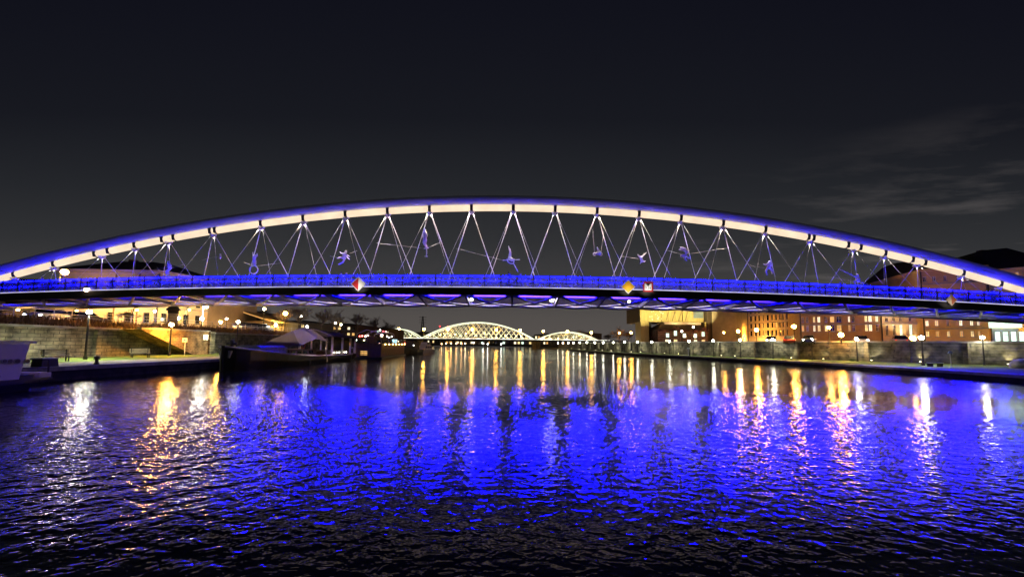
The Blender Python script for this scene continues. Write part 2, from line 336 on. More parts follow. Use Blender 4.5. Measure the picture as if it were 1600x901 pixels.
for a, b in zip(gaps, gaps[1:]):
    a += .2; b -= .2
    if b-a < .15: continue
    k = max(1, int((b-a)/1.3)); mb = MB(); sec = [(-.30, .70), (.30, .70), (.36, .36), (.22, .06), (0, 0), (-.22, .06), (-.36, .36)]; o = 0
    for i in range(k+1):
        x = a+(b-a)*i/k; mb.v += [(x, AY+q, arc_z(x)+r) for q, r in sec]
    n = len(sec)
    for i in range(k):
        for j in range(n): mb.f.append((i*n+j, i*n+(j+1) % n, (i+1)*n+(j+1) % n, (i+1)*n+j))
    mb.f += [tuple(range(n)), tuple(range(k*n+n-1, k*n-1, -1))]
    mb.build('glow_segment', band_m, fb, True)
for x in gaps[1:-1]:
    z = arc_z(x); sl_ = -2*.00246*x; MB().bar((x-.17, AY, z+.40-.17*sl_), (x+.17, AY, z+.40+.17*sl_), .62, .66).bar((x, AY, z+.6), (x, AY, z+.95), .3, .4).build('arch_bracket', steel_dark, fb, True)
hang_m = mat('hanger_paint', (.80, .79, .77), .4, 0, .05, 1)
for x in nodes:
    z = arc_z(x); mb = MB()
    mb = MB(); mb.prism([(x-.42, z-.02), (x+.42, z-.02), (x+.16, z-.36), (x-.16, z-.36)], AY-.09, AY+.09); mb.bar((x-.1, AY-.4, z-.12), (x-.1, AY+.4, z-.12), .14); mb.build('gusset', hang_m, fb, True)
    zb = deck_z(x); h = z-zb
    if h < 2.2: continue
    sp = min(3.75, h*.42)
    for sgn in (-1, 1):
        xb = x+sgn*sp
        if abs(xb) > 62: continue
        yb = AY+deck_off(xb)-1.35
        MB().tube([(x+sgn*.16, AY+.12, z-.2), (xb, yb, deck_z(xb)+.1)], 0.032, 6).build('hanger', hang_m, fb, True)
        yb = AY-deck_off(xb)+1.35
        MB().tube([(x+sgn*.16, AY-.12, z-.2), (xb, yb, deck_z(xb)+.1)], 0.015, 5).build('hanger', steel, fb, True)
    # added warm lights under the band, put in to brighten the hangers
    if abs(x) < 58:
        area('added_hanger_light', (x, AY-.25, z-.42), (x, AY-.6, z-9), .9, .10, 720*min(1, (h/10.0)**3), WARM, fb, 84)
# decks, railings
edge_m = emi('deck_edge_glow', (.72, .68, 1), .85, .35, .5)  # white kerb at the deck edge, its lit look given as emission
rail_led = emi('railing_led', (.0006, .0008, 1), 95, .6, .9)
soff_led = emi('soffit_led', (.0003, .0002, 1), 240)
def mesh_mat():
    m = bpy.data.materials.new('railing_mesh'); m.use_nodes = True; t = m.node_tree; b = t.nodes['Principled BSDF']; b.inputs['Base Color'].default_value = (.13, .15, .62, 1); b.inputs['Roughness'].default_value = .4  # blue of the rail lights put into the panel's base and translucent colours
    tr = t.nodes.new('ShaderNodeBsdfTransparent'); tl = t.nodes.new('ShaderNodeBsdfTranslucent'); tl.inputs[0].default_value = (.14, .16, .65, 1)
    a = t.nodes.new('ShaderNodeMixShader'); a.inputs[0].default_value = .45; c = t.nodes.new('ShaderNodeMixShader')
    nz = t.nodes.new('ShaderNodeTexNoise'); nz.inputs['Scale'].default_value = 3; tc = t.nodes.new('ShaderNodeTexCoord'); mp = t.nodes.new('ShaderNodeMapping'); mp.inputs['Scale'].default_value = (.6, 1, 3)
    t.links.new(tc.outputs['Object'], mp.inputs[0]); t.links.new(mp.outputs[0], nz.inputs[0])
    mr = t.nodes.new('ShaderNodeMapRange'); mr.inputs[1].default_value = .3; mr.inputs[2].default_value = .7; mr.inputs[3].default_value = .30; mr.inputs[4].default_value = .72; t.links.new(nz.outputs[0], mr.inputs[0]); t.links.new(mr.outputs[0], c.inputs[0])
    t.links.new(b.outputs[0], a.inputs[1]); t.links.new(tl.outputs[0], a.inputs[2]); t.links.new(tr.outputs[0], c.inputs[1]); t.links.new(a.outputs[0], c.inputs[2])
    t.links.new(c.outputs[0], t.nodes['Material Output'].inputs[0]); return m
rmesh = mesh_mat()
dxs = [-74+148*i/80 for i in range(81)]
pm = MB().box((0, 0, .62), (1.66, .02, 1.0)); pm_me = None; post_me = None; led_me = None
wood = mat('walkway_boards', (.22, .17, .12), .8, 0, .3, 1.5)
def sweep(name, sec, m, parent, yc, dxs=dxs):
    mb = MB(); n = len(sec)
    for x in dxs: mb.v += [(x, yc(x)+q, deck_z(x)+r) for q, r in sec]
    for i in range(len(dxs)-1):
        for j in range(n): mb.f.append((i*n+j, i*n+(j+1) % n, (i+1)*n+(j+1) % n, (i+1)*n+j))
    mb.f += [tuple(range(n)), tuple(range(len(dxs)*n-1, len(dxs)*n-n-1, -1))]
    return mb.build(name, m, parent, True)
PROT = {}
def railing(parent, yc, z0=0.0):
    bay = 1.75; k = int(132/bay)
    for i in range(k):
        x = -66+bay*(i+.5); dz = deck_z(x+.4)-deck_z(x-.4); dy = yc(x+.4)-yc(x-.4)
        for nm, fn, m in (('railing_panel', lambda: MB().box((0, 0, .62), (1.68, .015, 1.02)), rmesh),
                          ('railing_post', lambda: MB().box((-.875, 0, .62), (.07, .09, 1.25)).box((0, 0, 1.26), (1.75, .09, .06)), steel_dark),
                          ('railing_light', lambda: MB().box((0, .05, 1.185), (1.5, .05, .045)), rail_led)):
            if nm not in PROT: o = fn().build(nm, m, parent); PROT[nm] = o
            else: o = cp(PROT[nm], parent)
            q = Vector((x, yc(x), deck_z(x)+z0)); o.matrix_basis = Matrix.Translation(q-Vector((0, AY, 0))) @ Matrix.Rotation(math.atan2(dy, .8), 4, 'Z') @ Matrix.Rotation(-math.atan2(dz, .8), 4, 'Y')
for s, nm in ((-1, 'near'), (1, 'far')):
    yc = (lambda s: lambda x: AY+s*deck_off(x))(s)
    dk = sweep('deck', [(-1.45, .02), (1.45, .02), (1.45, -.13), (-1.45, -.13)], wood, fb, yc)
    sweep('girder', [(-1.62, -.02), (-1.46, -.02), (-1.46, -.74), (-1.40, -.77), (-1.40, -.82), (-1.66, -.82), (-1.66, -.5), (-1.62, -.48)], steel_dark, fb, yc)
    sweep('girder', [(1.46, -.02), (1.58, -.02), (1.58, -.7), (1.46, -.7)], steel_dark, fb, yc)
    sweep('glowing_kerb', [(-1.60, -.012), (-1.48, -.012), (-1.48, .075), (-1.60, .075)], edge_m, fb, yc)
    sweep('deck_soffit', [(-1.44, -.14), (1.44, -.14), (1.44, -.2), (-1.44, -.2)], steel, fb, yc)
    for k in range(-6, 12):
        x = 5.17*k+2.6; yl = yc(x)+1.40; zl = deck_z(x)-.29
        area('added_water_light', (x, yl, zl), (x*.62+1, yl-30, zl-6.5), 4.6, .25, 1150*(1 if k > -4 else .5)*random.choice((.45, .7, 1, 1.2, 1.5)), (.0002, .0001, 1), fb, 90)  # added blue lights, hidden behind the girders, to colour the water's reflection
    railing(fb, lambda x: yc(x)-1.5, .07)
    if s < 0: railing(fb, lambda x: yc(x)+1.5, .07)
# underside: cross beams and plan bracing between the two decks, washed blue
xb = [5.17*i for i in range(-13, 14)]
brace_m = mat('underside_paint', (.34, .34, .40), .45, 0, .1, 1)
for i, x in enumerate(xb):
    q_ = (x/57)**2; e_ = .55*max(.3, 1-.55*q_); zb = deck_z(x)-.95+.42*q_; o = deck_off(x); mb = MB()
    mb.add([(x-.1, AY-o-1.3, zb+.35), (x+.1, AY-o-1.3, zb+.35), (x+.1, AY, zb-e_), (x-.1, AY, zb-e_), (x+.1, AY+o+1.3, zb+.2), (x-.1, AY+o+1.3, zb+.2),
            (x-.1, AY-o-1.3, zb+.65), (x+.1, AY-o-1.3, zb+.65), (x+.1, AY, zb-.05), (x-.1, AY, zb-.05), (x+.1, AY+o+1.3, zb+.6), (x-.1, AY+o+1.3, zb+.6)],
           [(0, 3, 2, 1), (3, 5, 4, 2), (6, 7, 8, 9), (9, 8, 10, 11), (0, 1, 7, 6), (1, 2, 8, 7), (2, 4, 10, 8), (4, 5, 11, 10), (5, 3, 9, 11), (3, 0, 6, 9)])
    mb.build('cross_beam', steel_dark if i % 2 else brace_m, fb, True)
    if i+1 < len(xb):
        x2 = xb[i+1]; z2 = deck_z(x2)-.95+.42*(x2/57)**2; o2 = deck_off(x2)
        xm = (x+x2)/2; zm = (zb+z2)/2
        for (ya, yb_, za, zc) in ((AY-o-.9, AY, zb+.25, z2-e_*.7), (AY, AY-o2-.9, zb-e_*.7, z2+.25), (AY, AY+o2+.9, zb-e_*.7, z2+.2), (AY+o+.9, AY, zb+.2, z2-e_*.7)):
            pts = [(x+(x2-x)*t, ya+(yb_-ya)*t, za+(zc-za)*t-.5*e_*math.sin(math.pi*t)) for t in (0, .25, .5, .75, 1)]
            MB().tube(pts, .13, 8).build('brace', brace_m, fb, True, True)
        MB().tube([(x, AY, zb-e_*.76), (xm, AY, zm-e_), (x2, AY, z2-e_*.76)], .19, 8).build('tie_tube', brace_m, fb, True, True)
        area('underside_flood', (xm, AY-deck_off(xm)+1.40, zm+.45), (xm, AY+1.5, zm-.6), 3.6, .12, 800, (.035, .012, 1), fb, 150)
    # blue floods on the outer edge that wash the arch
for i in range(-12, 13):
    x = 5.17*i+2.0; o = deck_off(x)
    d = arc_z(x)-deck_z(x)
    area('arch_flood', (x, AY-o+1.62, deck_z(x)+1.42), (x, AY, arc_z(x)+1.5), 1.2, .10, 2.5+.17*d*d, (.20, .10, 1), fb, 62)
for sx in (-1, 1):
    MB().box((sx*75, AY, 3.4), (8, 6, 5.6)).build('abutment', concrete, fb, True)

# ------------------------------------------------------------------ figures
def capsule(mb, a, b, ra, rb, n=8):
    a = Vector(a); b = Vector(b)
    if (b-a).length > 1e-4: mb.tube([a, b], [ra, rb], n)
    mb.ball(a, ra, n); mb.ball(b, rb, n)
def body_mesh(name, bones, m, parent=None, vox=.032):
    mb = MB()
    for a, b, ra, rb in bones: capsule(mb, a, b, ra, rb)
    o = mb.build(name, m, parent)
    r = o.modifiers.new('remesh', 'REMESH'); r.mode = 'VOXEL'; r.voxel_size = vox; r.use_smooth_shade = True
    s = o.modifiers.new('smooth', 'SMOOTH'); s.factor = .5; s.iterations = 2
    return o
def clothes(name, jacket, trousers, hair):
    m = bpy.data.materials.new(name); m.use_nodes = True; t = m.node_tree; b = t.nodes['Principled BSDF']; b.inputs['Roughness'].default_value = .85
    tc = t.nodes.new('ShaderNodeTexCoord'); sp = t.nodes.new('ShaderNodeSeparateXYZ'); t.links.new(tc.outputs['Object'], sp.inputs[0])
    mr = t.nodes.new('ShaderNodeMapRange'); mr.inputs[2].default_value = 1.8; t.links.new(sp.outputs['Z'], mr.inputs[0])
    rp = t.nodes.new('ShaderNodeValToRGB'); rp.color_ramp.interpolation = 'CONSTANT'; t.links.new(mr.outputs[0], rp.inputs[0])
    for i, (p, c) in enumerate([(0, (.03, .03, .03)), (.06, trousers), (.48, jacket), (.845, (.5, .33, .25)), (.93, hair)]):
        e = rp.color_ramp.elements[i] if i < 2 else rp.color_ramp.elements.new(p); e.position = p; e.color = (*c, 1)
    t.links.new(rp.outputs[0], b.inputs['Base Color']); return m
def person(x, y, z, face, label, jacket, trousers, hair, h=1.74, step=.0, arm=0, lean=0.0, group=None):
    t = thing('person', label, 'person', (x, y, z), face, group); k = h/1.75; B = []
    def q(a, b, ra, rb): B.append((Vector(a)*k, Vector(b)*k, ra*k, rb*k))
    l_ = lean
    q((0, 0, .95), (0, l_*.5, 1.18), .145, .14); q((0, l_*.5, 1.18), (0, l_, 1.40), .15, .155); q((-.13, l_, 1.42), (.13, l_, 1.42), .085, .085)
    q((0, l_, 1.46), (0, l_*1.1, 1.56), .06, .055); q((0, l_*1.15, 1.60), (0, l_*1.2, 1.68), .085, .098); q((0, l_*1.2-.10, 1.625), (0, l_*1.2-.09, 1.61), .018, .02)
    for s in (-1, 1):
        st = step*s
        q((s*.09, 0, .93), (s*.10, st*.55, .51), .092, .066); q((s*.10, st*.55, .51), (s*.10, st*1.1+max(0, -st)*.1, .09), .062, .044); q((s*.10, st*1.1, .05), (s*.12, st*1.1-.15, .045), .045, .04)
        if arm == 1: e = (s*.26, l_-.16, 1.17); hd = (s*.20, l_-.36, 1.16)
        elif arm == 2 and s > 0: e = (s*.30, l_-.1, 1.26); hd = (s*.22, l_-.22, 1.46)
        else: e = (s*.25, l_+st*.2+.02, 1.14); hd = (s*.25, l_-st*.4-.06, .90)
        q((s*.19, l_, 1.42), e, .062, .05); q(e, hd, .048, .034); q(hd, (hd[0], hd[1]-.05, hd[2]-.08), .034, .026)
        q((hd[0]-s*.02, hd[1]-.02, hd[2]-.02), (hd[0]-s*.05, hd[1]-.06, hd[2]-.05), .014, .012)
    body_mesh('body', B, clothes('clothes', jacket, trousers, hair), t, .03); return t
sculpt_m = mat('sculpture_bronze', (.80, .74, .68), .40, 0, .10, 6)
rope_m = mat('rope', (.30, .28, .26), .8)
SY = 44.7
def sculpture(label, base_px, bones, extra=None, ropes=(), y=SY):
    b0 = P(*base_px, y); t = thing('acrobat_sculpture', label, 'sculpture', b0, 0, 'balancing acrobat sculptures hung between the bridge hangers'); B = []
    for (x0, y0, x1, y1, ra, rb, *d) in bones:
        d0, d1 = (d+[0, 0])[:2] if d else (0, 0)
        B.append((P(x0, y0, y)-b0+Vector((0, d0, 0)), P(x1, y1, y)-b0+Vector((0, d1, 0)), ra, rb))
    body_mesh('figure', B, sculpt_m, t, .04)
    if extra: extra(t, b0)
    for (x0, y0, x1, y1, ya, yb) in ropes:
        MB().tube([P(x0, y0, ya), P(x1, y1, yb)], .016, 4).build('rope', rope_m, t, True)
    return t
def limb(*pts, r0=.09, r1=.05, d=0.0):
    n = len(pts)-1; return [(*pts[i], *pts[i+1], r0+(r1-r0)*i/n, r0+(r1-r0)*(i+1)/n, d, d) for i in range(n)]
def hoop(c, R_, r):
    def f(t, b0):
        p = P(*c, SY); k = (P(c[0]+1, c[1], SY)-p).length*R_
        MB().tube([p+Vector((math.cos(a)*k, 0, math.sin(a)*k)) for a in [i*math.pi/12 for i in range(25)]], r, 8, False).build('hoop', sculpt_m, t, True, True)
    return f
head = lambda x, y, r=.12: [(x, y, x, y-.8, r, r)]
sculpture('bronze seated figure balancing on a rope before the pale building roof', (264, 418), head(263.4, 409.5)+limb((263.6, 411.5), (264.6, 417.8), r0=.17, r1=.17)+limb((265.5, 412), (267.5, 415), (265, 417), r0=.07)+limb((261.8, 412), (261, 415.5), (262.5, 417.5), r0=.07)+limb((267, 418.3), (259.5, 423.2), (259.9, 430.8), r0=.11, r1=.06)+limb((265.5, 418.6), (261.5, 422.6), (261.2, 430), r0=.1, r1=.06, d=.15),
          None, [(268, 419, 290, 412, SY, 46), (242, 420, 262, 418.5, 46, SY)])
sculpture('tiny bronze perched figure with a rope at its back', (344.5, 402), head(344.3, 398.2, .10)+limb((344.4, 399.2), (344.7, 401.4), r0=.12, r1=.13)+limb((344.6, 401.4), (343.4, 403.6), (344.4, 404.8), r0=.07, r1=.04)+limb((344.3, 399.6), (346, 401), (345.4, 402.6), r0=.05, r1=.03), None, [(316, 406, 344, 400, 46, SY)])
sculpture('bronze figure standing upright on a large hoop', (397, 415), head(399.2, 399.8)+limb((397.6, 401.5), (397.2, 407), r0=.19, r1=.16)+limb((396, 401), (395.2, 397.5), (395, 394), r0=.07, r1=.04)+limb((399, 401.5), (402, 399.5), (401.6, 395.6), r0=.07, r1=.04)+limb((396.6, 407), (396.4, 411), (396, 414.6), r0=.11, r1=.06)+limb((398, 407), (398.4, 411), (397.6, 414.6), r0=.11, r1=.06, d=.1),
          hoop((396.4, 421.3), 6.4, .055), [(401, 415.5, 438, 411, SY, 46.5), (382, 410, 394, 414.5, 46, SY)])
sculpture('bronze leaping figure with both legs trailing and arms stretched ahead', (537, 403), head(540.4, 393.6, .15)+limb((538.8, 396.6), (536, 402.4), r0=.2, r1=.17)+limb((537, 396), (533, 395.4), (531.4, 393.6), r0=.09, r1=.05)+limb((540, 397.4), (543.5, 399), (546.5, 400.8), r0=.09, r1=.05)+limb((539.8, 399), (542.5, 402.4), (545, 404.2), r0=.08, r1=.05, d=.15)+limb((535.5, 402), (531.5, 402.2), (527, 403.4), r0=.13, r1=.07)+limb((538.5, 403), (535, 409.4), (528.2, 412.6), r0=.13, r1=.07, d=.12),
          None, [(546, 396, 558, 391.6, SY, 46.5), (516, 400, 530, 403, 46, SY)])
def s5(t, b0):
    MB().tube([P(662.4, 388.2, SY), P(669.4, 387, SY)], .07, 8).tube([P(666.4, 388, SY), P(666.6, 396, SY), P(665.8, 400.4, SY)], .05, 6).ball(P(665.8, 400.2, SY), .14, 8, (1.3, 1, .6)).build('balance_bar', sculpt_m, t, True, True)
sculpture('tall bronze figure standing on a short bar with a pendulum weight', (664, 387), head(663.3, 360.4, .16)+limb((663.6, 364), (664.2, 374), r0=.24, r1=.2)+limb((665, 364.6), (667.4, 368), (665.6, 371), r0=.09)+limb((662, 364.6), (660.8, 369), (662.4, 374), r0=.09)+limb((663, 374), (662, 379), (665.6, 386.6), r0=.15, r1=.07)+limb((665, 374), (664, 380), (667, 386.2), r0=.14, r1=.07, d=.15),
          s5, [(588, 379.5, 662, 388, 46.5, SY), (669, 387, 690, 377.5, SY, 46.5)])
def s6(t, b0):
    MB().tube([P(x, y, SY) for x, y in ((792.4, 404.5), (793.4, 408.4), (796, 410.8), (799.4, 411.8), (802.4, 411.4))], .06, 8).tube([P(802.4, 411.4, SY), P(809.4, 425, SY)], .045, 6).tube([P(785.5, 406.6, SY), P(812.5, 405.6, SY)], .03, 6).build('balance_pole', sculpt_m, t, True, True)
sculpture('bronze headstand figure with legs raised above a long horizontal pole', (797, 406), head(800.6, 406.6, .13)+limb((799.6, 405.4), (796, 403), r0=.21, r1=.2)+limb((796, 402), (796.8, 393), (794.6, 384.6), r0=.14, r1=.05)+limb((797.6, 402), (798, 395), (797, 388), r0=.13, r1=.05, d=.15)+limb((801, 405.4), (803.2, 408), (802.4, 411), r0=.08, r1=.05)+limb((800.6, 404.8), (804.6, 405.6), r0=.08, r1=.05), s6, [(713, 388, 785.5, 406.6, 46.5, SY)])
def s7(t, b0):
    for c in ((928.9, 397), (938.9, 396.8)):
        p = P(*c, SY); MB().tube([p+Vector((math.cos(a)*.15, 0, math.sin(a)*.17)) for a in [i*math.pi/8 for i in range(17)]], .035, 6, False).build('ring', sculpt_m, t, True, True)
sculpture('bronze gymnast hanging level from two rings on long ropes', (933, 396), head(938, 394.6, .12)+limb((937, 395.4), (932.6, 396), r0=.18, r1=.15)+limb((932.6, 396), (930, 397.6), (928.4, 398.8), r0=.11, r1=.06)+limb((936.2, 395), (935.4, 391), (933.2, 386.4), r0=.12, r1=.06)+limb((937, 396), (939, 398.6), r0=.07, r1=.05), s7, [(925.8, 358, 928.9, 395, 46.3, SY), (943.4, 361, 938.9, 394.8, 46.3, SY)])
sculpture('bronze upside down figure with its legs spread in a wide vee', (1002, 403), head(1003.6, 408.6, .12)+limb((1001.6, 402.6), (1002.8, 406.8), r0=.17, r1=.17)+limb((1001.2, 401.8), (998.4, 400), (996.6, 397.6), r0=.12, r1=.06)+limb((1002, 401.8), (1005.6, 398.6), (1010, 394.4), r0=.12, r1=.05)+limb((1003.6, 406), (1006, 409), (1008.6, 407.6), r0=.07, r1=.04)+limb((1002.2, 407), (1001.6, 409.6), (1000.4, 411.6), r0=.07, r1=.04), None, [(969, 400, 998, 404, 46.5, SY)])
sculpture('pair of bronze acrobats diving one above the other', (1070, 397), head(1075, 393.4, .13)+limb((1070.4, 390.4), (1073.6, 393.6), r0=.17, r1=.19)+limb((1070.6, 389), (1067, 387.4), (1063.2, 386.2), r0=.13, r1=.07)+limb((1070, 390.4), (1066, 389.8), (1062.2, 389.4), r0=.13, r1=.07, d=.15)+limb((1073.6, 393.4), (1076.8, 391.2), r0=.08, r1=.05)+limb((1073, 394), (1071, 397.6), (1069.6, 399), r0=.09, r1=.07)+head(1064.6, 400.6, .12)+limb((1066, 399.6), (1071, 399.4), r0=.19, r1=.17)+limb((1071, 399.2), (1073.6, 400.4), (1076.4, 403.6), r0=.12, r1=.06)+limb((1069.6, 400.6), (1070, 404.4), (1073, 407), r0=.12, r1=.06),
          None, [(1042, 391, 1064, 397, 46.5, SY), (1076, 396.6, 1139, 387, SY, 46.5)])
sculpture('dim bronze crouching figure with its arms spread wide', (1201, 415), head(1202.4, 409.6, .14)+limb((1201.6, 412), (1201, 417.6), r0=.2, r1=.18)+limb((1199.6, 412.4), (1196, 413.8), (1192.8, 412), r0=.09, r1=.05)+limb((1203, 413), (1206, 415.6), (1207.2, 419), r0=.09, r1=.05)+limb((1200.4, 418), (1196.8, 422.6), (1198.4, 428.6), r0=.12, r1=.06)+limb((1202, 418), (1205.6, 421.6), (1206.6, 427.2), r0=.12, r1=.06), None, [(1172, 414.5, 1194, 419, 46.5, SY)])
def s11(t, b0): MB().tube([P(1312.4, 420.8, SY), P(1337, 432.6, SY)], [.025, .07], 6).build('oar', sculpt_m, t, True)
sculpture('bronze kneeling figure holding a long slanting oar', (1339, 438), head(1339.6, 430.4, .13)+limb((1339.4, 432.6), (1340.2, 437.4), r0=.19, r1=.17)+limb((1338.6, 432.8), (1335.6, 431.8), r0=.08, r1=.05)+limb((1340.8, 433), (1343.4, 436), (1341.6, 438.4), r0=.08, r1=.05)+limb((1339.6, 438), (1334.6, 439.6), (1336.4, 443.4), r0=.12, r1=.06)+limb((1340.8, 438), (1345, 440.4), (1348, 442), r0=.12, r1=.06), s11, [(1293, 432, 1334, 439.4, 46.5, SY), (1346, 440, 1363, 447, SY, 46.5)])
# people on the near walkway
def deck_person(px, dy, *a, **k):
    y = AY-4.0+dy; x = P(px, 440, y).x; y = AY-deck_off(x)+dy; x = P(px, 440, y).x
    return person(x, y, deck_z(x)+.025, *a, **k)
deck_person(795, -.8, .3, 'person in a dark coat standing at the rail under the headstand sculpture', (.02, .02, .03), (.03, .03, .05), (.02, .015, .01), h=1.84, arm=1)
deck_person(803.5, -.75, -.2, 'small child beside the dark coated adult at the rail', (.25, .25, .3), (.05, .05, .09), (.05, .03, .02), h=1.12)
deck_person(813, -.8, 2.8, 'person in a pale jacket next to the child at the rail', (.45, .45, .5), (.06, .06, .1), (.08, .05, .03), h=1.7, arm=1, lean=-.05)
deck_person(979, -.2, .1, 'person walking behind the yellow diamond sign', (.04, .04, .05), (.04, .04, .06), (.02, .015, .01), h=1.80, step=.2)
deck_person(985.5, 0, .4, 'person in a dark cap close to the one behind the yellow diamond sign', (.03, .03, .03), (.05, .05, .06), (.01, .01, .01), h=1.82, step=-.2)
deck_person(1313, -.7, -.4, 'person in a pale coat alone at the rail near the oar sculpture', (.5, .5, .55), (.2, .2, .25), (.1, .07, .04), h=1.74, arm=1)
deck_person(533, -.6, 1.4, 'person in a light jacket walking before the red and white sign', (.45, .45, .5), (.1, .1, .14), (.05, .03, .02), h=1.76, step=.25, arm=2)
deck_person(541, -.5, 1.5, 'person with a grey coat following towards the red and white sign', (.3, .3, .34), (.08, .08, .1), (.03, .02, .01), h=1.7, step=-.2)
deck_person(246, -.6, -1.5, 'person in a dark jacket near the seated rope figure', (.05, .05, .06), (.05, .05, .07), (.03, .02, .02), h=1.78, step=.2)
deck_person(66, -.7, -1.5, 'person in a pale coat by the walkway end with the bright lamp', (.45, .45, .5), (.2, .2, .24), (.06, .04, .02), h=1.72, step=.22)
deck_person(74, -.3, -1.4, 'person in a striped top beside the pale coat', (.3, .32, .4), (.1, .1, .14), (.04, .03, .02), h=1.66, step=-.2)
deck_person(1549, -.6, 1.3, 'person in a light blue jacket at the walkway end by the lit canopy', (.4, .45, .55), (.1, .1, .14), (.05, .03, .02), h=1.76, step=.2)
# ------------------------------------------------------------------ signs on the near girder
red = mat('sign_red', (.42, .02, .025), .5, 0, .1); yel = mat('sign_yellow', (.75, .40, .02), .5, 0, .1); sw = mat('sign_white', (.72, .72, .72), .5, 0, .06)
def sign_thing(px, py, label):
    y = AY-4.0-1.9; p = P(px, py, y); y = AY-deck_off(p.x)-1.85; p = P(px, py, y); return thing('navigation_sign', label, 'sign', p)
def diamond(t, r, d, m, name, half=0, y=0):
    pts = [(0, r), (r, 0), (0, -r), (-r, 0)] if not half else ([(0, r), (half*r, 0), (0, -r)])
    MB().prism(pts, y-d/2, y+d/2).build(name, m, t)
def bracket(t, s=.5):
    MB().bar((0, .02, -.9), (0, -.9, -.95), .03).box((0, -.92, -.93), (.3, .1, .08)).build('added_sign_lamp', steel_dark, t)
    p = Vector(t.location); area('added_sign_light', p+Vector((0, -.95, -.86)), p, .3, .08, 9, (1, .9, .8), t, 100)  # light and its housing are added to brighten the sign
    MB().bar((-s*.4, .03, 0), (-s*.4, .34, -.2), .05).bar((s*.4, .03, 0), (s*.4, .34, -.2), .05).build('bracket', steel_dark, t)
t = sign_thing(560, 443.5, 'red and white diamond navigation sign hung on the walkway rail'); diamond(t, .80, .04, sw, 'plate'); diamond(t, .70, .01, red, 'red_half', -1, -.03); bracket(t)
t = sign_thing(981.5, 448, 'plain yellow diamond navigation sign with a white border'); diamond(t, .75, .04, sw, 'plate'); diamond(t, .66, .012, yel, 'yellow_face', 0, -.03); bracket(t)
t = sign_thing(1486.5, 468.5, 'brownish red and white diamond sign near the walkway end'); diamond(t, .62, .04, mat('sign_tan', (.30, .24, .17), .6), 'plate'); diamond(t, .52, .012, mat('sign_rust', (.22, .06, .03), .6), 'red_half', 1, -.03); bracket(t)
t = sign_thing(1012.5, 448, 'square red bordered clearance height sign reading 7.34'); MB().box((0, 0, 0), (1.06, .04, 1.06)).build('plate', red, t); MB().box((0, -.027, 0), (.74, .014, .74)).build('white_face', sw, t)
MB().prism([(-.26, .36), (.26, .36), (0, .04)], -.05, -.036).build('black_triangle', black, t); bracket(t)
def text_mesh(txt, size, m, parent, loc, rx=math.pi/2, name='lettering', rz=0.0):
    cu = bpy.data.curves.new('txt', 'FONT'); cu.body = txt; cu.size = size; cu.align_x = 'CENTER'; cu.align_y = 'CENTER'; cu.extrude = .004
    o = bpy.data.objects.new('txt', cu); C.objects.link(o); me = bpy.data.meshes.new_from_object(o); bpy.data.objects.remove(o)
    me.materials.clear(); me.materials.append(m); q = bpy.data.objects.new(name, me); C.objects.link(q); q.parent = parent; q.location = loc; q.rotation_euler = (rx, 0, rz); return q
text_mesh('7.34', .36, black, t, (0, -.042, -.16))
# ------------------------------------------------------------------ lamps
GLOBE = {}
def lamp_globe_mesh(key, r, col, s):
    if key not in GLOBE:
        o = MB().ball((0, 0, 0), r, 10).build('globe', emi('lamp_'+key, col, s), None, smooth=True); GLOBE[key] = o.data; bpy.data.objects.remove(o)
    return GLOBE[key]
def street_lamp(p, zbase, key, r, col, s, label, group=None, name='street_lamp', pole=.07, arm=None, cap=True, beam=0, bang=150, bcol=None):
    t = thing(name, label, 'lamp', (p[0], p[1], zbase), 0, group); h = p[2]-zbase; mb = MB()
    ax = arm or 0.0
    mb.lathe((-ax, 0, 0), [(pole*2, 0), (pole*2, .25), (pole*1.2, .4), (pole*.8, h-r*.9 if not arm else h+.15)], 8)
    if arm: mb.tube([(-ax, 0, h+.1), (-ax*.6, 0, h+.3), (0, 0, h+r*1.1)], pole*.7, 6)
    mb.build('pole', steel_dark if pole < .1 else steel, t)
    g = bpy.data.objects.new('globe', lamp_globe_mesh(key, r, col, s)); C.objects.link(g); g.parent = t; g.location = (0, 0, h)
    if beam: q = Vector((p[0], p[1], p[2]-r-.06)); spot('lamp_beam', q, q-Vector((0, 0, 1)), beam, bcol or col, t, bang, .5, .1)
    if cap: MB().lathe((0, 0, h+r*.82), [(r*.75, 0), (r*.5, r*.28), (r*.08, r*.5)], 8).build('cap', steel_dark, t)
    return t
def bridge_lamp(px, py, y, r, s, col, label):
    p = P(px, py, y); t = thing('bridge_floodlight', label, 'lamp', p)
    MB().lathe((0, 0, r*.8), [(r*.9, 0), (r*1.05, .12), (r*.3, .2)], 10).bar((0, 0, r+.1), (0, 0, r+.75), .07).build('housing', steel_dark, t)
    if px == 135.5: spot('beam', p+Vector((0, -.35, 0)), (-24, 17, 1.6), 300, col, t, 55, .8, .15)
    g = bpy.data.objects.new('lens', lamp_globe_mesh('b%d' % px, r, col, s)); C.objects.link(g); g.parent = t
bridge_lamp(862, 468, 44.5, .27, 22, (1, .88, .82), 'large round white lamp hanging under the walkway beside the centre beam')
bridge_lamp(737, 467.5, 45.5, .19, 16, (1, .9, .85), 'smaller round white lamp hanging under the walkway across the centre beam')
bridge_lamp(983, 471, 45.5, .17, 14, (1, .86, .80), 'round white lamp hanging under the walkway below the yellow diamond sign')
bridge_lamp(135.5, 452.5, 41.2, .22, 30, (1, .72, .5), 'warm glaring lamp fixed to the walkway edge below the orange street lamp')

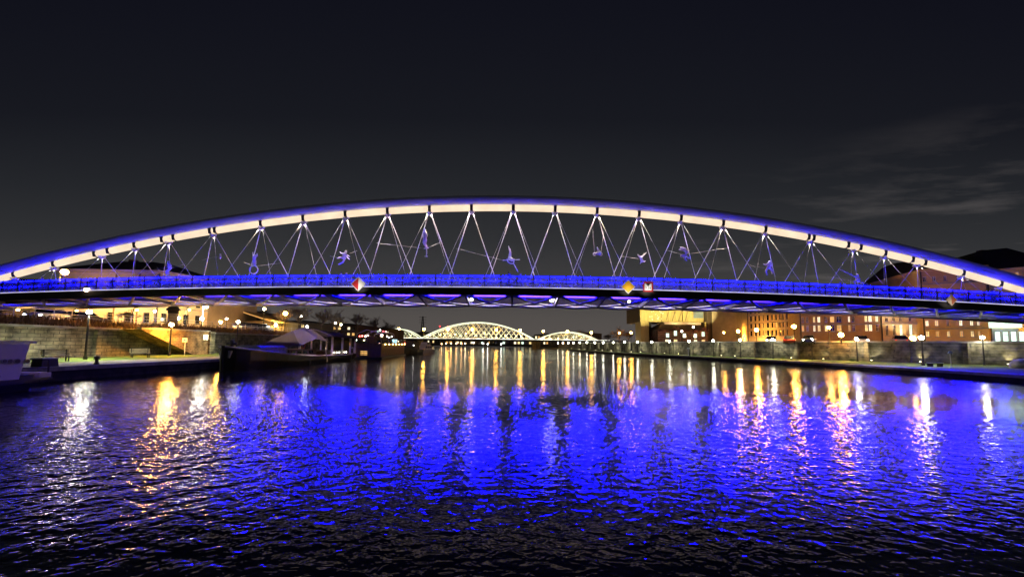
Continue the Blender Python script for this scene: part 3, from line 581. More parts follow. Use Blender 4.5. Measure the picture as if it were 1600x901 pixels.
# ------------------------------------------------------------------ buildings
def facade(mb, p0, p1, z0, z1, holes, depth=.28):
    """wall between two plan points with real openings; holes = (u0,u1,z0,z1) in metres along the wall"""
    p0 = Vector((*p0, 0)); p1 = Vector((*p1, 0)); d = (p1-p0); Lg = d.length; d.normalize(); nrm = Vector((-d.y, d.x, 0))
    us = sorted({0, Lg}.union(*[{max(0, h[0]), min(Lg, h[1])} for h in holes])) if holes else [0, Lg]
    zs = sorted({z0, z1}.union(*[{h[2], h[3]} for h in holes])) if holes else [z0, z1]
    def pt(u, z, k=0.0): q = p0+d*u+nrm*k; return (q.x, q.y, z)
    for u0, u1 in zip(us, us[1:]):
        for a, b in zip(zs, zs[1:]):
            um, zm = (u0+u1)/2, (a+b)/2
            if any(h[0] < um < h[1] and h[2] < zm < h[3] for h in holes): continue
            mb.add([pt(u0, a), pt(u1, a), pt(u1, b), pt(u0, b)], [(0, 1, 2, 3)])
    for h in holes:
        c = [pt(h[0], h[2]), pt(h[1], h[2]), pt(h[1], h[3]), pt(h[0], h[3])]; e = [pt(h[0], h[2], depth), pt(h[1], h[2], depth), pt(h[1], h[3], depth), pt(h[0], h[3], depth)]
        mb.add(c+e, [(0, 4, 5, 1), (1, 5, 6, 2), (2, 6, 7, 3), (3, 7, 4, 0)])
    return pt
def windows(t, pt, holes, frame_m, panes, depth=.22, mull=1, trans=1, sill=True, name='window'):
    for i, h in enumerate(holes):
        u0, u1, a, b = h; pm = panes(i) if callable(panes) else panes; f = .07
        mb = MB(); k = depth-.05
        for (ua, ub, za, zb) in [(u0, u1, a, a+f), (u0, u1, b-f, b), (u0, u0+f, a+f, b-f), (u1-f, u1, a+f, b-f)]+[(u0+(u1-u0)*(j+1)/(mull+1)-.03, u0+(u1-u0)*(j+1)/(mull+1)+.03, a+f, b-f) for j in range(mull)]+[(u0+f, u1-f, a+(b-a)*(.66 if trans == 1 else (j+1)/(trans+1))-.025, a+(b-a)*(.66 if trans == 1 else (j+1)/(trans+1))+.025) for j in range(trans)]:
            mb.add([pt(ua, za, k), pt(ub, za, k), pt(ub, zb, k), pt(ua, zb, k), pt(ua, za, k+.06), pt(ub, za, k+.06), pt(ub, zb, k+.06), pt(ua, zb, k+.06)], [(0, 1, 2, 3), (0, 4, 5, 1), (1, 5, 6, 2), (2, 6, 7, 3), (3, 7, 4, 0)])
        w_ = mb.build(name, frame_m, t, True)
        MB().add([pt(u0, a, depth), pt(u1, a, depth), pt(u1, b, depth), pt(u0, b, depth)], [(0, 1, 2, 3)]).build('pane', pm, w_, True)
        if sill: MB().add([pt(u0-.1, a-.1, -.12), pt(u1+.1, a-.1, -.12), pt(u1+.1, a, -.12), pt(u0-.1, a, -.12), pt(u0-.1, a-.1, .05), pt(u1+.1, a-.1, .05), pt(u1+.1, a-.002, .05), pt(u0-.1, a-.002, .05)], [(0, 1, 2, 3), (3, 2, 6, 7), (0, 4, 5, 1), (0, 3, 7, 4), (1, 5, 6, 2)]).build('sill', concrete, w_, True)
def grid(u0, n, pitch, w_, z, h): return [(u0+i*pitch, u0+i*pitch+w_, z, z+h) for i in range(n)]
def ux(px, p0, p1):      # how far along a facade a pixel column falls
    r = ray(px, 520); a = Vector((p0[0], p0[1])); d = Vector((p1[0]-p0[0], p1[1]-p0[1])); n = d.length; d /= n
    k = (a.x*r.y-a.y*r.x)/(d.y*r.x-d.x*r.y); return k
dark = glass_dark('dark_pane'); frame_w = mat('frame_white', (.6, .58, .54), .6); frame_d = mat('frame_dark', (.05, .045, .04), .6); roof_d = mat('roof_dark', (.022, .018, .017), .85, 0, .3, 2, .4)
lit = [emi('lit_warm', (1, .72, .30), 1.5, .35, .8), emi('lit_pale', (1, .86, .55), 1.8, .3, .8), emi('lit_orange', (1, .55, .16), 1.0, .4, .8), emi('lit_cool', (.75, 1, .80), 1.6, .3, .8)]
def house(name, label, pts, z0, z1, wall_m, front, roof=None, roof_over=.6, parapet=True, cat='building'):
    """pts = plan points going left to right along the visible faces, closed behind; front = list per face of (holes, frame material, panes, mull, trans)"""
    t = thing(name, label, cat, (*pts[0], z0)); mb = MB(); pf = []
    n = len(pts)
    for i in range(n):
        a, b = pts[i], pts[(i+1) % n]; pf.append(facade(mb, a, b, z0, z1, front[i][0] if i < len(front) and front[i] else []))
    mb.add([(x, y, z1) for x, y in pts], [tuple(range(n))]); mb.build('wall', wall_m, t, True)
    for i, f in enumerate(front):
        if not f: continue
        a_, b_ = pts[i], pts[(i+1) % n]; Lf = math.hypot(b_[0]-a_[0], b_[1]-a_[1]); zz = sorted({round(h[2], 1) for h in f[0]})
        for z_ in zz[1:]:
            q0, q1 = pf[i](0, z_-.45, -.05), pf[i](Lf, z_-.45, -.05); MB().bar(q0, q1, .16, .18).build('string_course', concrete, t, True)
        k_ = pf[i](Lf*.02, z0, -.1); MB().bar(k_, (k_[0], k_[1], z1-.3), .12).build('downpipe', frame_d, t, True)
    for i, f in enumerate(front):
        if f: windows(t, pf[i], f[0], f[1], f[2], mull=f[3], trans=f[4])
    cx = sum(p[0] for p in pts)/n; cyy = sum(p[1] for p in pts)/n
    def grow(d): return [(x+(x-cx)/max(.1, abs(x-cx)+abs(y-cyy))*d*1.4, y+(y-cyy)/max(.1, abs(x-cx)+abs(y-cyy))*d*1.4) for x, y in pts]
    g = grow(roof_over); MB().slab(g, z1-.25, z1+.12).build('cornice', wall_m, t, True)
    if roof:
        gi = [(cx+(x-cx)*.35, cyy+(y-cyy)*.35) for x, y in g]; m2 = MB(); m2.add([(x, y, z1+.12) for x, y in g]+[(x, y, z1+roof) for x, y in gi], [tuple(range(n, 2*n))]+[(i, (i+1) % n, (i+1) % n+n, i+n) for i in range(n)])
        r = m2.build('roof', roof_d, t, True)
        MB().box((gi[0][0]+1.2, gi[0][1]+1, z1+roof*.8), (1.1, .8, 2.2)).build('chimney', mat('chimney_brick', (.16, .09, .06), .9), r, True)
    return t, pf
# left: cream building with a hipped roof, seen through and under the bridge
yel_w = mat('yellow_render', (.50, .36, .14), .9, 0, .14, .5, .1); pink_w = mat('cream_render', (.52, .40, .25), .9, 0, .14, .5, .1)
cA, cB = (-55.9, 60), (-53.4, 67.2); lA = (P(92, 450, 60).x, 60)
holesA = []
for px in (108, 135, 169, 197, 226): u = ux(px, lA, cA); holesA += [(u-.5, u+.5, 5.3, 6.9), (u-.5, u+.5, 10.6, 12.0)]
holesB = []
for px in (254.5, 272, 289, 307.5): u = ux(px, cA, cB); holesB += [(u-.4, u+.4, 5.4, 6.9), (u-.4, u+.4, 8.2, 9.3), (u-.4, u+.4, 10.9, 12.1)]
tb, pf = house('cream_building', 'long cream building with a dark hipped roof beyond the stone wall', [lA, cA, cB, (-60, 90), (-95, 90), (lA[0]-1, 62)], TL, 13.4, pink_w, [(holesA, frame_d, dark, 1, 1), (holesB, frame_d, dark, 1, 1)], 3.0, .9)
u = ux(161, lA, cA); q = pf[0](u, 8.3, -.06); MB().ball(q, .55, 14, (.75, .12, 1)).build('medallion', mat('medallion', (.16, .11, .05), .8), tb, True)
for px in (175, 241): q = pf[0](min(ux(px, lA, cA), 12.6), TL, -.07); MB().bar(q, (q[0], q[1], 13.0), .14).build('downpipe', mat('pipe', (.2, .12, .05), .7), tb, True)
lB0 = (-110, 58); lB1 = (P(88, 480, 64).x, 64)
house('yellow_building', 'low yellow building left of the cream one behind parked cars', [lB0, lB1, (-70, 84), (-112, 84)], TL, 10.4, yel_w, [(grid(3, 10, 3.8, 1.1, 5.6, 1.7), frame_d, dark, 1, 1)], 3.0)
# railing along the left street
def fence(name, label, pts, h, m, n_rails=3, step=1.5):
    t = thing(name, label, 'railing', pts[0]); mb = MB()
    for a, b in zip(pts, pts[1:]):
        a = Vector(a); b = Vector(b); k = max(1, int((b-a).length/step))
        for r in range(n_rails): z = Vector((0, 0, h*(r+1)/n_rails)); MB().bar(a+z, b+z, .05).build('rail', m, t, True)
        for i in range(k+1): q = a+(b-a)*(i/k); MB().bar(q, q+Vector((0, 0, h+.04)), .06).build('post', m, t, True)
    return t
fence('street_railing', 'grey pipe railing along the street above the dry grass', [(-45.3, 24, 4.45), (-45.3, 58, 4.45)], 1.0, steel)
fence('street_railing', 'bright lit pipe railing beyond the poster column', [(-45.2, 59, 4.45), (-44.8, 98, 4.45)], 1.0, steel)
# stone stair ramp against the left wall
st = thing('stair_wall', 'sloping brick stair wall lit orange against the stone wall', 'wall', (-41.4, 38, QL))
ramp_m = brick('ramp_brick', (.40, .27, .12), (.34, .22, .09), (.22, .15, .07), .5, .2, .4)
ya, yb2 = 41.0, 50.5
MB().add([(-39.6, ya, 3.75), (-39.6, yb2, 3.75), (-39.6, yb2, QL), (-39.6, yb2-2.5, QL), (-41.8, ya, 3.75), (-41.8, yb2, 3.75), (-41.8, yb2, QL), (-41.8, yb2-2.5, QL)], [(0, 1, 2, 3), (7, 6, 5, 4), (0, 4, 5, 1), (1, 5, 6, 2), (0, 3, 7, 4)]).build('ramp_wall', ramp_m, st, True)
MB().bar((-39.75, ya, 3.86), (-39.75, yb2, 3.86), .45, .2).build('coping', concrete, st, True)
for i in range(6): MB().box((-39.62, yb2+.15, QL+.25+i*.5), (.5, .8, .44)).build('quoin', stone_l, st, True)
for dz in (0, .42): MB().box((-39.5, yb2-1.05+dz, 3.05), (.06, .26, .62)).build('lit_panel', emi('panel_light', (1, .93, .7), 3.0), st, True)
# ------------------------------------------------------------------ street furniture, left
def at_x(px, X): r = ray(px, 520); return X/r.x*r.y        # depth where a pixel column meets the plane X
WHT = (1, .96, .80)
def lampL(px, py, X, zb, key, r, col, s, label, **k):
    D = at_x(px, X); return street_lamp(P(px, py, D), zb, key, r, col, s, label, **k)
lampL(139.5, 487, -36.5, QL, 'w1', .18, (1, .97, .72), 85, 'white lantern on a tall dark post before the stone wall', beam=7000, bang=168)
lampL(278, 497, -50, TL, 'w2', .24, (1, .95, .72), 110, 'white globe lamp right of the poster column', beam=900)
lampL(315.5, 497.5, -50, TL, 'w2', .2, (1, .95, .72), 60, 'small twin globe lamp at the end of the cream building')
lampL(242, 486.5, -53, TL, 'w3', .16, (.8, .75, 1), 60, 'pale violet lamp at the corner of the cream building')
lampL(322.5, 478.5, -49.5, TL, 'w4', .24, (.95, 1, .82), 220, 'cool white lamp on a tall pale mast', pole=.11, arm=.5)
lampL(101, 425, -63, TL, 's1', .42, SODL, 60, 'orange lamp on a high mast left of the cream roof', arm=.6, beam=5000)
lampL(268, 507, -38.2, QL, 's2', .20, (1, .42, .05), 1100, 'amber lamp on a post before the orange stair wall', beam=4200, bang=172)
lampL(345, 503, -47, TL, 's2', .24, (1, .42, .05), 1300, 'amber lamp by the three flagpoles')
lampL(354, 498, -48, TL, 's3', .18, (1, .8, .6), 40, 'pinkish globe lamp next to the cedar tree')
lampL(372, 502.5, -36.5, QL, 'w1', .2, (1, .97, .72), 120, 'white lantern on a dark post behind the barge bow', beam=2600, bang=168)
lampL(413, 482.5, -48, TL, 's4', .26, (1, .66, .30), 60, 'warm lamp among bare branches above the kiosk', beam=6000, bang=170)
lampL(446, 489.5, -48, TL, 's5', .42, (1, .55, .12), 90, 'large orange lamp in the bare tree behind the barge tent', beam=9000, bang=170)
lampL(431, 507.5, -45, TL, 'w5', .24, (1, 1, .9), 90, 'white globe lamp beside the kiosk gable')
lampL(470.5, 494, -50, TL, 's3', .18, (1, .8, .6), 40, 'small warm lamp in the trees above the barge tent')
lampL(480, 510, -47, TL, 'w5', .2, (1, 1, .9), 70, 'white lamp just over the barge tent')
lampL(524, 504.5, -47, TL, 'w5', .2, (1, 1, .9), 60, 'white lamp near the tent end of the barge')
lampL(533, 507, -48, TL, 's4', .3, (1, .66, .30), 60, 'yellowish lamp near the tent end of the barge')
lampL(623.5, 513.5, -46, TL, 's1', .55, SODL, 70, 'large orange lamp over the floating restaurant')
# sign post, bollard, benches on the lower quay
def signpost(px, py0, py1, X, z, label, m=None, sz=(.62, .5)):
    D = at_x(px, X); b = P(px, py1, D); h = P(px, py0, D).z-z; t = thing('sign_post', label, 'sign', (X, D, z))
    MB().lathe((0, 0, 0), [(.05, 0), (.045, h)], 8).build('post', steel, t)
    MB().box((0, -.06, h-.1), (sz[0], .03, sz[1])).build('sign_plate', m or sw, t)
    MB().add([(-.2, -.085, h-.22), (.2, -.085, h-.22), (.1, -.085, h-.02), (-.1, -.085, h-.02)], [(0, 1, 2, 3)]).build('pictogram', mat('sign_blue', (.02, .08, .35), .5), t)
signpost(290.5, 529.5, 554.5, -38.5, QL, 'small square white sign on a thin post on the left lawn')
D = at_x(266.3, -38.6); t = tag(MB().lathe((0, 0, 0), [(.06, 0), (.05, 1.9), (.09, 1.95), (.02, 2.1)], 8).build('thin_post', steel), 'bare thin grey post beside the orange stair wall', 'post'); t.location = (-38.6, D, QL)
D = at_x(155, -29.2); t = thing('bollard', 'short dark mooring bollard on the left quay edge', 'bollard', (-29.2, D, QL)); MB().lathe((0, 0, 0), [(.16, 0), (.14, .1), (.10, .2), (.10, .42), (.17, .5), (.15, .6), (.03, .64)], 12).build('post', black, t); MB().tube([(-.24, 0, .4), (.24, 0, .4)], .04, 6).build('cross_bar', black, t)
def bench(px, X, z, label, rz=math.pi/2, sc_=1.0, m=None):
    D = at_x(px, X); t = thing('park_bench', label, 'bench', (X, D, z), rz); wd = m or mat('bench_wood', (.34, .28, .18), .7)
    for i in range(4): MB().box((0, -.22+i*.13, .45), (1.5*sc_, .1, .04)).build('slat', wd, t)
    for i in range(3): MB().box((0, .27+i*.02, .58+i*.14), (1.5*sc_, .035, .1)).build('back_slat', wd, t)
    for s in (-1, 1):
        MB().bar((s*.6*sc_, -.2, 0), (s*.6*sc_, -.2, .43), .06).bar((s*.6*sc_, .25, 0), (s*.6*sc_, .3, .95), .06).bar((s*.6*sc_, -.2, .41), (s*.6*sc_, .27, .41), .05).build('leg', black, t)
bench(222, -36.5, QL, 'slatted park bench on the lawn left of the orange stair wall', 1.0)
bench(92, -35.5, QL, 'slatted park bench on the lawn behind the white boat stern', 1.2)
D = at_x(75, -29.5); t = thing('mooring_box', 'low dark box on the quay beside the white boat', 'box', (-29.5, D, QL)); MB().box((0, 0, .25), (.7, .9, .5), 0, .9).build('case', steel_dark, t); MB().box((0, 0, .53), (.72, .9, .06)).build('lid', steel, t)
# poster column
D = at_x(268.5, -47); t = thing('poster_column', 'round poster column with a domed dark roof on the upper street', 'kiosk', (-47, D, TL))
hh = P(268.5, 476.5, D).z-TL
MB().lathe((0, 0, 0), [(.62, 0), (.62, .3), (.55, .34), (.55, hh*.62)], 16).build('drum', mat('posters', (.55, .50, .42), .8, 0, .6, 2.2), t)
MB().lathe((0, 0, hh*.62), [(.60, 0), (.60, hh*.13), (.8, hh*.14), (.8, hh*.17), (.62, hh*.24), (.4, hh*.32), (.1, hh*.36), (.04, hh*.42)], 16).build('roof', steel_dark, t)
# flagpoles
for i, px in enumerate((337, 341.5, 346)):
    D = 74; p = P(px, 479, D); t = thing('flagpole', 'slim pale flagpole beside the cream building', 'flagpole', (p.x, D, TL), 0, 'flagpoles beside the cream building'); MB().lathe((0, 0, 0), [(.09, 0), (.05, p.z-TL)], 8).build('mast', white, t); MB().ball((0, 0, p.z-TL+.06), .09, 8).build('finial', steel, t)
# cars
tyre = mat('tyre', (.012, .012, .012), .8); glassm = glass_dark('car_glass')
def car(x, y, z, rz, col, label, lights=True, group=None, hl=12):
    t = thing('parked_car', label, 'car', (x, y, z), rz, group); pm = mat('car_'+'%.2f%.2f%.2f' % col, col, .3, .2, .08)
    body = [(-2.1, .30), (-2.15, .62), (-2.05, .82), (-1.2, .90), (1.0, .90), (1.95, .78), (2.1, .62), (2.12, .32), (1.75, .22), (-1.8, .22)]
    MB().prism(body, -.84, .84).build('body', pm, t)
    mb = MB(); lo = [(-1.75, .90), (.95, .90), (.25, 1.42), (-1.25, 1.44)]
    mb.add([(x_, -.78, z_) for x_, z_ in lo[:2]]+[(x_, -.62, z_) for x_, z_ in lo[2:]]+[(x_, .78, z_) for x_, z_ in lo[:2]]+[(x_, .62, z_) for x_, z_ in lo[2:]], [(0, 1, 2, 3), (7, 6, 5, 4), (1, 5, 6, 2), (0, 3, 7, 4)]); mb.build('windows', glassm, t)
    MB().add([(.2, -.63, 1.43), (.2, .63, 1.43), (-1.25, .63, 1.455), (-1.25, -.63, 1.455), (.2, -.63, 1.39), (.2, .63, 1.39), (-1.25, .63, 1.41), (-1.25, -.63, 1.41)], [(0, 1, 2, 3), (7, 6, 5, 4), (0, 4, 5, 1), (1, 5, 6, 2), (2, 6, 7, 3), (3, 7, 4, 0)]).build('roof', pm, t)
    for sx in (-1.3, 1.3):
        for sy in (-.8, .8):
            wv_ = MB().tube([(sx, sy-.1, .33), (sx, sy+.1, .33)], .33, 14).build('wheel', tyre, t); MB().tube([(sx, sy-.11, .33), (sx, sy+.11, .33)], .19, 10).build('rim', steel, wv_)
    if lights:
        for sy in (-.6, .6):
            MB().ball((2.06, sy, .64), .1, 8, (.6, 1.3, .8)).build('headlight', emi('headlight', (1, .93, .8), hl), t); MB().ball((-2.1, sy, .7), .09, 8, (.6, 1.2, .8)).build('taillight', emi('taillight', (1, .03, .01), 2.5), t)
    return t
D = at_x(72, -50); car(-50, D, TL, -1.2, (.45, .46, .48), 'pale parked car with bright headlights above the dry grass', True, hl=60)
D = at_x(100, -51); car(-51, D+2, TL, 1.7, (.08, .08, .1), 'dark parked car behind the pale one on the upper street', False)
for i, (px, c, lb) in enumerate(((384, (.5, .5, .5), 'silver car parked before the kiosk'), (400, (.12, .12, .13), 'black car parked between silver cars by the kiosk'), (410, (.4, .36, .3), 'beige car parked closest to the kiosk gable'))):
    D = at_x(px, -46.5); car(-46.5, D, TL, 1.57, c, lb, False)
# kiosk with lit roof, and low buildings with lit windows behind the trees
k0 = (P(383, 505, 84).x, 84); k1 = (P(424, 505, 80).x, 80)
t = thing('kiosk', 'low kiosk with a bright orange lit roof edge beside parked cars', 'building', (*k0, TL))
mb = MB(); facade(mb, k0, k1, TL, 7.0, []); facade(mb, k1, (k1[0]-1, 92), TL, 7.0, []); facade(mb, (k1[0]-1, 92), (k0[0]-2, 94), TL, 7.0, []); facade(mb, (k0[0]-2, 94), k0, TL, 7.0, []); mb.build('wall', yel_w, t, True)
MB().add([(k0[0]-1, k0[1]-1, 9.4), (k1[0]+.6, k1[1]-1, 6.9), (k1[0]-.4, 93, 6.9), (k0[0]-3, 95, 9.4), (k0[0]-1, k0[1]-1, 9.1), (k1[0]+.6, k1[1]-1, 6.6), (k1[0]-.4, 93, 6.6), (k0[0]-3, 95, 9.1)], [(0, 1, 2, 3), (7, 6, 5, 4), (0, 4, 5, 1), (1, 5, 6, 2), (2, 6, 7, 3), (3, 7, 4, 0)]).build('roof', yel_w, t, True)
MB().bar((k0[0]-1, k0[1]-1.08, 9.2), (k1[0]+.6, k1[1]-1.08, 6.72), .06, .09).build('eaves_light', emi('eaves', (1, .55, .16), 1.1), t, True)
rnd = random.Random(11)
def lowblock(px0, px1, D, ptop, label, n, wm, litp=.6, pw=1.3, z0=TL, rows=2, roof=.9):
    a = (P(px0, 500, D).x, D); b = (P(px1, 500, D).x, D); zt = P((px0+px1)/2, ptop, D).z; Lg = b[0]-a[0]; hs = []; rh = (zt-z0)/rows
    for r in range(rows): hs += grid(Lg*.03, n, Lg*.94/n, min(pw, Lg*.94/n*.6), z0+rh*r+rh*.25, rh*.5)
    pn = [rnd.choice(lit) if rnd.random() < litp else dark for _ in hs]
    return house('town_block', label, [a, b, (b[0]+2, D+12), (a[0]+2, D+12)], z0, zt, wm, [(hs, frame_w, lambda i: pn[i], 1, 1)], roof, .4)
lowblock(428, 480, 112, 504, 'lit low block behind the orange lamp tree', 6, mat('grey_render', (.3, .27, .22), .9), .6)
lowblock(482, 560, 125, 508, 'dim long block beyond the barge tent with scattered lit windows', 10, mat('brown_render', (.2, .13, .08), .9), .5)
lowblock(556, 612, 165, 514, 'small lit block behind the floating restaurant', 7, mat('brown_render', (.2, .13, .08), .9), .6)
lowblock(325, 382, 120, 486, 'dark block behind the flagpoles', 5, mat('slate_render', (.05, .055, .07), .9), .0)
# ------------------------------------------------------------------ trees
def tree_mesh(seed, h, spread, twigs=5, crown_z=.3, droop=0.0):
    rn = random.Random(seed); tr, crn = MB(), MB()
    def grow(p, d, ln, r, lvl):
        pts = [p]; q = Vector(p); dd = Vector(d)
        for i in range(3): dd = (dd+Vector((rn.uniform(-1, 1), rn.uniform(-1, 1), rn.uniform(-.6, .8)-droop))*.16).normalized(); q = q+dd*ln/3; pts.append(q.copy())
        (tr if lvl == 0 else crn).tube(pts, [r, r*.82, r*.66, r*.5], 7 if lvl == 0 else (5 if lvl < 2 else 3), False)
        if lvl >= 4: return
        for k in range([6, 5, 5, twigs][lvl]):
            t_ = rn.uniform(.45, 1.0) if lvl else rn.uniform(.55, 1.0); b = pts[min(2, int(t_*3))].lerp(pts[min(3, int(t_*3)+1)], t_*3-int(t_*3))
            a = rn.uniform(0, 6.283); side = Vector((math.cos(a), math.sin(a), rn.uniform(-.1, .7)))*spread
            grow(b, (dd*.75+side).normalized(), ln*rn.uniform(.55, .78), max(.03, r*.5), lvl+1)
    grow(Vector((0, 0, -.1)), (0, 0, 1), h*.36, h*.024, 0)
    return tr, crn
TREES = []
for sd, h, spd in ((1, 12, .8), (5, 11, .95), (9, 9, 1.05), (14, 6, .9)):
    tr, crn = tree_mesh(sd, h, spd); t = bpy.data.objects.new('bare_tree', None); C.objects.link(t); tr.build('trunk', bark, t, False, True); crn.build('crown', bark, t); TREES.append([t, h, False])
def tree(px, D, z, kind, htop, label, group='bare winter trees along the river'):
    src, h, used = TREES[kind]; o = src if not used else copy_tree(src); TREES[kind][2] = True
    p = P(px, 520, D); o.location = (p.x, D, z); k = (P(px, htop, D).z-z)/h; o.scale = (k, k, k); o.rotation_euler = (0, 0, px*.7); tag(o, label, 'tree', group)
tree(197, 53, TL, 3, 474, 'small pruned bare tree before the cream facade')
tree(437, 84, TL, 0, 466, 'spreading bare tree holding the large orange lamp')
tree(405, 100, TL, 1, 470, 'bare tree beyond the cedar near the warm lamp')
tree(470, 92, TL, 1, 464, 'wide bare tree over the middle of the barge tent')
tree(500, 100, TL, 0, 466, 'bare tree over the open end of the barge tent')
tree(528, 108, TL, 2, 474, 'dense bare tree past the barge stern')
tree(556, 118, TL, 1, 478, 'bare tree over the wooden end of the floating restaurant')
tree(580, 130, TL, 0, 484, 'bare tree over the curved frame of the floating restaurant')
tree(603, 150, TL, 2, 493, 'low bare tree at the end of the riverside row')
tree(1131, 112, TR, 3, 512, 'small bare tree lit orange by the right street lamps')
tree(968, 170, TR, 2, 503, 'bushy bare tree beyond the gold clad museum')
tree(950, 185, TR, 3, 514, 'small bare tree at the end of the right street')
tree(982, 160, TR, 3, 508, 'small bare tree close to the gold clad museum')
tree(905, 300, TR, 1, 508, 'distant bare tree behind the lower truss arch')
for src, h, used in TREES:
    if not used:
        for ch in [x for x in bpy.data.objects if x.parent == src]: bpy.data.objects.remove(ch)
        bpy.data.objects.remove(src)
# cedar: layered dark evergreen
def cedar(px, D, z, htop, label):
    p = P(px, 520, D); H_ = P(px, htop, D).z-z; t = thing('cedar_tree', label, 'tree', (p.x, D, z)); rn = random.Random(4)
    MB().tube([(0, 0, -.1), (.1, 0, H_*.5), (0, 0, H_)], [H_*.028, H_*.018, .02], 7).build('trunk', bark, t)
    mb = MB()
    for i in range(2600):
        hz = rn.random()**.8; zz = H_*(.18+.82*hz); zz = round(zz/(H_*.11))*(H_*.11)+rn.uniform(-.15, .15); rr = (1-hz)*H_*.36+.3; a = rn.random()*6.283; q = rr*math.sqrt(rn.random()); s = rn.uniform(.12, .3)
        c = Vector((q*math.cos(a), q*math.sin(a), zz-q*.12)); v1 = Vector((math.cos(a+rn.uniform(-.7, .7)), math.sin(a+rn.uniform(-.7, .7)), rn.uniform(-.2, .3)))*s*1.6; v2 = Vector((-math.sin(a), math.cos(a), rn.uniform(-.3, .3)))*s
        mb.add([c-v1, c+v2*.6, c+v1, c-v2*.6], [(0, 1, 2, 3)])
    mb.build('crown', mat('cedar_needles', (.035, .055, .03), .9, 0, .4, 2), t)
cedar(370, 92, TL, 466, 'dark layered cedar behind the white globe lamp')

# ------------------------------------------------------------------ boats
hull_d = mat('hull_black', (.010, .009, .009), .35, 0, .3, 1.2); hull_w = mat('hull_white', (.82, .76, .72), .45, 0, .14, .6); canvas = mat('canvas', (.055, .036, .03), .9, 0, .2, .7, .2); deckw = mat('deck_wood', (.10, .055, .035), .7, 0, .4, 2); strake_m = mat('strake', (.75, .66, .64), .5)
def hull(ys, half, top, bot=-.5, cx=0.0):
    mb = MB(); n = 6
    for y, hw, zt in zip(ys, half, top): mb.v += [(cx-hw, y, zt), (cx-hw*.97, y, zt*.45), (cx-hw*.80, y, bot), (cx+hw*.80, y, bot), (cx+hw*.97, y, zt*.45), (cx+hw, y, zt)]
    for i in range(len(ys)-1):
        for j in range(n): mb.f.append((i*n+j, i*n+(j+1) % n, (i+1)*n+(j+1) % n, (i+1)*n+j))
    mb.f += [tuple(range(n)), tuple(range(len(ys)*n-1, len(ys)*n-n-1, -1))]; return mb
bt = thing('river_barge', 'black restaurant barge with a cream strake and a brown tent roof', 'boat', (-25.5, 46, 0))
ys = [-11.9, -11.3, -10.2, -8.5, -5.5, -1, 4, 8, 10.5, 11.7, 12.3]; hw = [.12, .75, 1.35, 1.85, 2.15, 2.2, 2.2, 2.2, 2.1, 1.7, 1.2]; tp = [2.15, 2.05, 1.88, 1.68, 1.38, 1.10, .98, .95, .98, 1.02, 1.05]
hull(ys, hw, tp).build('hull', hull_d, bt, False, False)
for s in (-1, 1): MB().tube([(s*(a+.03), y, z-.06) for y, a, z in zip(ys, hw, tp)], .085, 6).build('strake', strake_m, bt, False, True)
MB().tube([(0, -11.98, -.3), (0, -12.0, 1.2), (0, -11.95, 2.2)], .13, 8).build('stem', steel_dark, bt)
for s in (-1, 1): MB().prism([(s*.25, 1.75), (s*.55, 1.72), (s*.42, 1.1), (s*.22, 1.15)], -11.72+.0, -11.5).build('bow_mark', sw, bt)
mb = MB(); mb.add([(s*a*.97, y, z-.08) for y, a, z in zip(ys, hw, tp) for s in (-1, 1)], [(2*i, 2*i+1, 2*i+3, 2*i+2) for i in range(len(ys)-1)]); mb.build('deck', deckw, bt)
MB().tube([(0, -10.9, 1.9), (0, -10.9, 2.5)], .16, 10).tube([(-.45, -10.9, 2.35), (.45, -10.9, 2.35)], .09, 8).ball((0, -10.9, 2.55), .17, 8).build('windlass', steel_dark, bt)
mb = MB(); mb.prism([(-1.35, 1.3), (1.35, 1.3), (1.3, 2.0), (.8, 2.2), (-.8, 2.2), (-1.3, 2.0)], -8.8, -4.4); mb.build('cover', mat('tarpaulin', (.30, .30, .34), .7, 0, .4, 2, .6), bt)
mb = MB(); mb.prism([(-1.5, 1.05), (1.5, 1.05), (1.45, 1.75), (-1.45, 1.75)], -4.3, 1.4); cb = mb.build('cabin', mat('cabin_wood', (.13, .075, .045), .6, 0, .3, 3), bt)
for i in range(4): MB().box((1.5, -3.6+i*1.25, 1.42), (.06, .8, .34)).build('cabin_window', glassm, cb)
MB().tube([(1.62, -1.6, 2.15+.22*math.sin(a)) if False else (1.5+.0*a, -1.6+.3*math.cos(a), 2.15+.3*math.sin(a)) for a in [i*math.pi/8 for i in range(17)]], .07, 6, False).build('life_ring', mat('ring_orange', (.5, .12, .06), .6), bt, False, True)
# tent: two canvas slopes over ridge and eaves, then the open aft shelter
R_ = 4.35
mb = MB(); mb.add([(-2.3, -3.8, 2.15), (2.3, -3.8, 2.15), (2.35, -.5, 3.0), (2.35, 3.2, 2.55), (-2.35, 3.2, 2.55), (-2.35, -.5, 3.0), (0, -1.2, 3.9), (0, 1.0, R_), (0, 3.2, 4.2)], [(0, 1, 6), (1, 2, 7, 6), (2, 3, 8, 7), (0, 6, 7, 5), (5, 7, 8, 4)]); mb.build('tent', canvas, bt)
mb = MB(); mb.add([(-2.35, 3.2, 3.45), (2.35, 3.2, 3.45), (2.3, 11.6, 3.3), (-2.3, 11.6, 3.3), (0, 3.2, 4.28), (0, 10.2, 4.1), (2.35, 3.2, 3.3), (2.3, 11.6, 3.15), (-2.35, 3.2, 3.3), (-2.3, 11.6, 3.15)], [(1, 2, 5, 4), (0, 4, 5, 3), (2, 3, 5), (1, 6, 7, 2), (0, 3, 9, 8), (3, 2, 7, 9), (6, 1, 4, 0, 8)]); mb.build('shelter_roof', canvas, bt)
